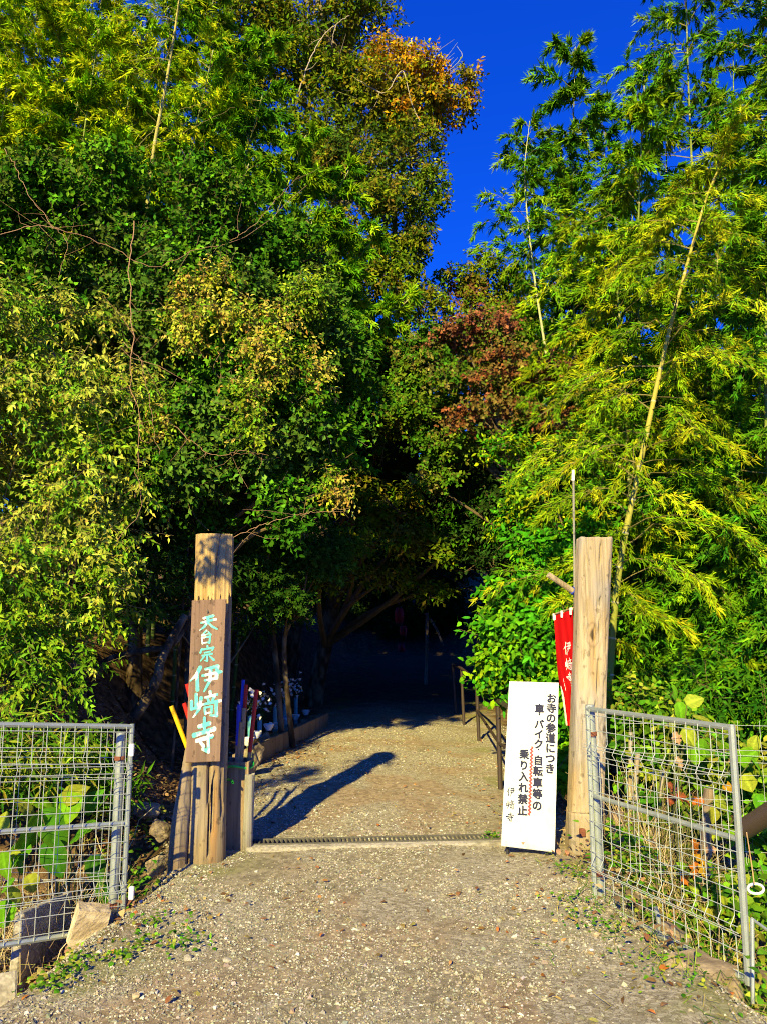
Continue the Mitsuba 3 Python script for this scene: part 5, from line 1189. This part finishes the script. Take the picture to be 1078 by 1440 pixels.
for lab, a, b, D, r in (('bent pale tree root on the shaded bank left of the post', (205, 985), (228, 925), 7.4, .06), ('dark root curving up the bank above the pale one', (150, 930), (245, 905), 7.6, .04)):
    k = thing('tree_root', lab, 'root')
    pa, pb = at(*a, D), at(*b, D)
    add(k, tubes(spline([pa - [.1, 0, .15], pa, (pa + pb) / 2 + [.05, -.05, .02], pb, pb + [.15, .2, .4]], 24)[None], np.linspace(r, r * .6, 24)[None], 9), 'mat_bark', smooth=True)

# ------------------------------------------------------------------ big leaved plants
def big_leaf(center, axis, normal, L, W, lobes=0, curl=.15, seed=0):
    """One large leaf: a veined, gently folded blade with a wavy rim."""
    r = np.random.default_rng(seed)
    axis = nrm(axis); side = nrm(np.cross(axis, normal)); up = np.cross(side, axis)
    t = np.linspace(0, 1, 11)
    w = np.sin(np.pi * t**.62) ** .8 if not lobes else np.abs(np.sin(np.pi * t**.6)) * (.7 + .3 * np.cos(t * lobes * 6.28))
    rows = []
    for i, ti in enumerate(t):
        row = []
        for s in np.linspace(-1, 1, 7):
            z = .16 * abs(s) * w[i] * W - curl * L * ti**2 - .12 * W * s * s * w[i] + (r.random() - .5) * .02 * W + .03 * W * math.sin(ti * 30) * (abs(s) > .2)
            row.append(center + axis * L * (ti + .08 * abs(s)**2 * (1 - ti) - .12 * abs(s) * (ti < .2)) + side * s * w[i] * W / 2 + up * z)
        rows.append(row)
    return sheet(np.array(rows))
def leafy(name, label, cat, spots, stem_foot, seed, pal, mat='mat_leaf', kinds=0):
    """spots: (px, py, D, length, width, tilt) - each leaf a part on its own stalk."""
    r = np.random.default_rng(seed)
    k = thing(name, label, cat)
    stems = []
    for i, (px, py, D, L, W, a, ci) in enumerate(spots):
        c = at(px, py, D)
        ax = np.array([math.cos(a), -.25, math.sin(a)]) + r.normal(0, .12, 3)
        nor = np.array([.1, -.85, .75]) + r.normal(0, .42, 3)
        v, f = big_leaf(c - nrm(ax) * L * .5, ax, nor, L * r.uniform(1.05, 1.35), W * r.uniform(1.05, 1.35), kinds, curl=r.uniform(.05, .5), seed=seed + i)
        col = tint(r, pal, np.full(1, ci), 1, .12)
        s7 = np.abs(np.tile(np.linspace(-1, 1, 7), 11)); t11 = np.repeat(np.linspace(0, 1, 11), 7)
        vein = np.exp(-(s7 / .12)**2) * .5 + .25 * (np.sin(t11 * 34 - s7 * 5) > .55)
        col = col * (1 + vein[:, None]) + np.array([[.18, .1, 0]]) * (np.clip(s7 + .3 * t11 - .75, 0, 1) * r.random())[:, None]
        part(k, 'leaf', (v, f), mat, smooth=True, color=np.clip(col, 0, .9))
        o = c - nrm(ax) * L * .5
        foot = np.array(stem_foot) + r.normal(0, .04, 3) * [1, 1, 0]
        stems.append(tubes(spline([foot, (foot + o) / 2 + r.normal(0, .05, 3) + [0, .05, .03], o], 8)[None], np.linspace(.006, .003, 8)[None], 5))
    v, f = join(stems)
    part(k, 'stems', (v, f), 'mat_twig', color=np.tile([[.14, .16, .04]], (len(v), 1)))
    return k
LG = [(.07, .24, .012), (.13, .33, .014), (.26, .32, .03), (.04, .15, .012)]
leafy('broad_leaved_plant', 'plant with large bright green leaves seen through the left mesh gate', 'plant', [
    (45, 1175, 4.9, .26, .15, -1.9, 1), (75, 1160, 5.0, .24, .17, -.7, 0), (95, 1135, 5.1, .2, .15, .3, 1), (118, 1168, 4.95, .22, .13, .5, 0), (75, 1205, 4.95, .2, .14, -1.2, 3), (40, 1140, 5.0, .14, .1, 1.9, 2), (125, 1130, 5.2, .14, .11, 1.0, 0),
    (100, 1118, 5.1, .12, .1, .6, 2), (135, 1220, 5.0, .14, .1, -1.0, 3), (150, 1255, 5.1, .16, .1, -1.4, 3), (60, 1130, 5.15, .14, .11, 2.4, 1), (25, 1200, 4.9, .16, .12, -2.2, 0)], on(-2.0, 5.2), 500, LG)
leafy('yellow_vine', 'vine with yellow and lime green leaves at the left edge of the gate', 'vine', [
    (5, 1215, 4.7, .13, .11, -1.4, 1), (20, 1258, 4.6, .1, .09, -.8, 2), (8, 1283, 4.5, .11, .1, -1.7, 1), (44, 1240, 4.8, .08, .09, -1.2, 2), (29, 1220, 4.8, .05, .05, -1.6, 1), (2, 1160, 4.8, .09, .08, 1.2, 2), (12, 1245, 4.6, .08, .08, -2.5, 0), (18, 1200, 4.8, .06, .05, .5, 2)], on(-2.35, 4.7), 520, LG)
leafy('climbing_vine', 'vine of lime green and yellow leaves climbing behind the top rail of the right gate', 'vine', [
    (958, 1000, 5.4, .12, .1, -1.2, 1), (975, 985, 5.4, .11, .1, .5, 2), (950, 975, 5.5, .1, .09, 1.4, 1), (968, 1035, 5.3, .11, .1, -1.0, 2), (990, 1052, 5.3, .11, .1, -.5, 1), (978, 1060, 5.3, .09, .1, -1.8, 1), (985, 1010, 5.3, .1, .09, -.2, 2), (945, 1020, 5.4, .06, .06, -1.5, 2), (1050, 1065, 5.0, .12, .11, .6, 1), (1068, 1080, 4.9, .13, .12, -.8, 1), (1050, 1100, 5.0, .1, .1, -1.4, 2), (1070, 1130, 4.9, .1, .1, -1.0, 0), (1060, 1045, 5.0, .08, .08, 1.2, 2), (1015, 1130, 5.0, .1, .08, -.5, 2), (1005, 1145, 5.0, .09, .07, -1.4, 2), (1022, 1165, 5.0, .09, .08, -.9, 1)], on(1.95, 5.6), 540, LG)
LO = [(.45, .14, .02), (.42, .24, .02), (.24, .07, .03), (.36, .24, .12)]
leafy('autumn_plant', 'low plant with orange and rust leaves in the middle of the right gate', 'plant', [
    (978, 1190, 5.0, .08, .08, -1.2, 0), (982, 1206, 5.0, .08, .08, -.4, 1), (976, 1222, 5.0, .08, .08, -1.9, 0), (988, 1225, 4.95, .08, .07, -.9, 1), (998, 1195, 5.0, .07, .07, .4, 3), (962, 1236, 5.0, .06, .06, -1.2, 0), (980, 1127, 5.1, .07, .08, .3, 0), (968, 1130, 5.1, .07, .07, 2.2, 0), (950, 1112, 5.3, .09, .09, 1.2, 2), (958, 1120, 5.2, .08, .08, .2, 2), (943, 1125, 5.2, .07, .08, -1.8, 2), (945, 1107, 5.3, .07, .07, 2.3, 2), (1025, 1107, 5.0, .08, .07, .1, 1), (955, 1072, 5.1, .08, .07, -1.4, 3), (951, 1038, 5.2, .08, .07, -1.2, 3), (1030, 1070, 5.0, .06, .06, -1.4, 3)], on(1.95, 5.2), 560, LO, kinds=3)

# ------------------------------------------------------------------ dry tangle, weeds, fallen leaves
def tangle(label, key, cx, cy, sx, sy, n, h, seed, cols, r=.0028, lim=None):
    rr = np.random.default_rng(seed)
    x, y = cx + rr.normal(0, sx, n), cy + rr.normal(0, sy, n)
    if lim is not None:
        x = np.where((x - lim) * np.sign(cx) < 0, 2 * lim - x, x)
    b = np.stack([x, y, H(x, y)], -1)
    d = nrm(rr.normal(0, .55, (n, 3)) + [0, 0, .9]); l = h * rr.uniform(.3, 1.1, n)
    s = np.linspace(0, 1, 5)
    P = b[:, None] + d[:, None] * (l[:, None] * s)[..., None] + np.array([0, 0, -1.0]) * (rr.uniform(0, .55, n)[:, None] * l[:, None] * s**2)[..., None]
    P[:, 1:] += rr.normal(0, .025, (n, 4, 3))
    v, f = tubes(P, np.linspace(r, r * .4, 5)[None] * np.ones((n, 1)), 3)
    c = np.asarray(cols)[rr.integers(0, len(cols), n)] * np.exp(rr.normal(0, .2, (n, 1)))
    add(thing(key, label, 'dry grass', kind='stuff'), (v, f), 'mat_twig', color=np.repeat(np.clip(c, 0, .8), 15, 0))
STRAW = [(.5, .38, .2), (.4, .28, .15), (.6, .5, .3), (.26, .18, .1), (.32, .32, .1)]
tangle('tangle of dry stalks and straw behind the right gate', 'dry_stalks', 2.0, 5.55, .42, .45, 2400, .8, 1, STRAW, lim=1.72)
tangle('dry stalks along the foot of the bank behind the left gate', 'dry_stalks', -2.0, 5.0, .3, .25, 600, .6, 2, STRAW, lim=-1.75)
tangle('green grass blades along the right verge under the gate', 'verge_grass', 1.8, 4.4, .3, .6, 900, .16, 3, [(.1, .2, .015), (.16, .24, .02), (.3, .26, .08)])

def scatter(key, label, cat, pts, n, seed, pal, L, W, kind, h=(0.005, .05), flat=1.6, mat='mat_leaf', spread=.12):
    rr = np.random.default_rng(seed)
    i = rr.integers(0, len(pts), n)
    P = np.array(pts, float)[i]
    x, y = P[:, 0] + rr.normal(0, 1, n) * P[:, 2], P[:, 1] + rr.normal(0, 1, n) * P[:, 2]
    pos = np.stack([x, y, H(x, y) + rr.uniform(*h, n)], -1)
    ax = rr.normal(0, 1, (n, 3)) * [1, 1, .35]
    nor = rr.normal(0, .4, (n, 3)) + [0, -.1, flat]
    v, f, k = blades(pos, ax, nor, L * rr.uniform(.5, 1.4, n), W * rr.uniform(.6, 1.3, n), kind)
    c = tint(rr, pal, rr.integers(0, len(pal), n), n, .25)
    add(thing(key, label, cat, kind='stuff'), (v, f), mat, color=np.repeat(c, k, 0))
def gpt(px, py, s):
    p = px_ground(px, py); return (p[0], p[1], s)
WD = [(.1, .28, .015), (.16, .34, .02), (.07, .2, .012), (.32, .36, .04)]
scatter('weeds', 'low green clover like weeds on the gravel edge below the left gate', 'weeds', [gpt(60, 1395, .05), gpt(85, 1370, .06), gpt(110, 1355, .05), gpt(45, 1400, .05), gpt(165, 1352, .03), gpt(215, 1300, .05), gpt(240, 1320, .1), gpt(265, 1330, .08), gpt(190, 1330, .05), gpt(100, 1375, .08)], 360, 11, WD, .028, .02, 'broad')
scatter('weeds', 'low green weeds along the right edge of the gravel by the gate', 'weeds', [gpt(800, 1270, .06), gpt(830, 1300, .08), gpt(860, 1310, .06), gpt(815, 1235, .06), gpt(790, 1225, .05), gpt(900, 1350, .1), gpt(690, 1180, .03), gpt(950, 1380, .1)], 420, 12, WD, .024, .016, 'broad')
scatter('ground_plants', 'leafy green ground plants below the right gate', 'plants', [(1.75, 4.2, .12), (1.95, 4.6, .18), (1.7, 4.9, .15), (2.2, 4.3, .2), (1.85, 3.8, .12), (1.6, 5.2, .1), (2.1, 5.2, .3), (2.0, 3.5, .15)], 2600, 13, WD, .05, .03, 'broad', h=(.01, .3), flat=1.0)
scatter('ground_plants', 'leafy green ground plants around the stones left of the left post', 'plants', [(-1.7, 5.1, .12), (-1.8, 5.5, .12), (-1.6, 5.0, .08), (-2.0, 6.0, .2)], 420, 14, WD, .05, .026, 'broad', h=(.01, .22), flat=1.0)
scatter('dry_leaves', 'heap of dry tan leaves lying at the bottom left corner', 'leaves', [(-2.05, 4.15, .14), (-2.1, 4.0, .12), (-1.95, 4.4, .12), (-2.0, 4.9, .25), (-1.75, 4.7, .15)], 700, 15, [(.42, .27, .12), (.5, .36, .16), (.3, .18, .08)], .07, .04, 'broad', h=(.005, .1))
FL = [(.3, .17, .07), (.4, .26, .1), (.22, .11, .05), (.42, .34, .1), (.5, .2, .05)]
scatter('fallen_leaves', 'fallen brown leaves scattered over the path and its edges', 'leaves', [(-1.2, 4.5, .5), (1.1, 4.4, .4), (0, 4.5, .9), (-.9, 7.5, .8), (-1.3, 9, .5), (.8, 9, 1.0), (1.4, 3.8, .4), (1.3, 7, .4), (0, 12, 1.2)], 620, 16, FL, .04, .022, 'broad', h=(.004, .02))
scatter('fallen_leaves', 'litter of fallen leaves and bits on the shaded left bank', 'leaves', [(-2.3, 6.6, .4), (-2.6, 7.2, .5), (-2.0, 6.2, .3), (-2.9, 6.4, .5), (-2.4, 8.2, .5), (-1.7, 7.5, .3), (-1.6, 10, .4), (-1.8, 9.2, .3)], 5200, 17, [(.2, .12, .06), (.3, .19, .09), (.12, .07, .04), (.36, .25, .13)], .05, .026, 'broad', h=(.003, .035))
scatter('fallen_leaves', 'litter of dry leaves under the tangle behind the right gate', 'leaves', [(1.9, 5.6, .4), (2.3, 6.2, .5), (2.0, 4.8, .3), (1.8, 4.2, .2), (2.4, 7.2, .5)], 3800, 18, [(.3, .19, .1), (.4, .27, .14), (.2, .12, .06)], .05, .026, 'broad', h=(.003, .12))
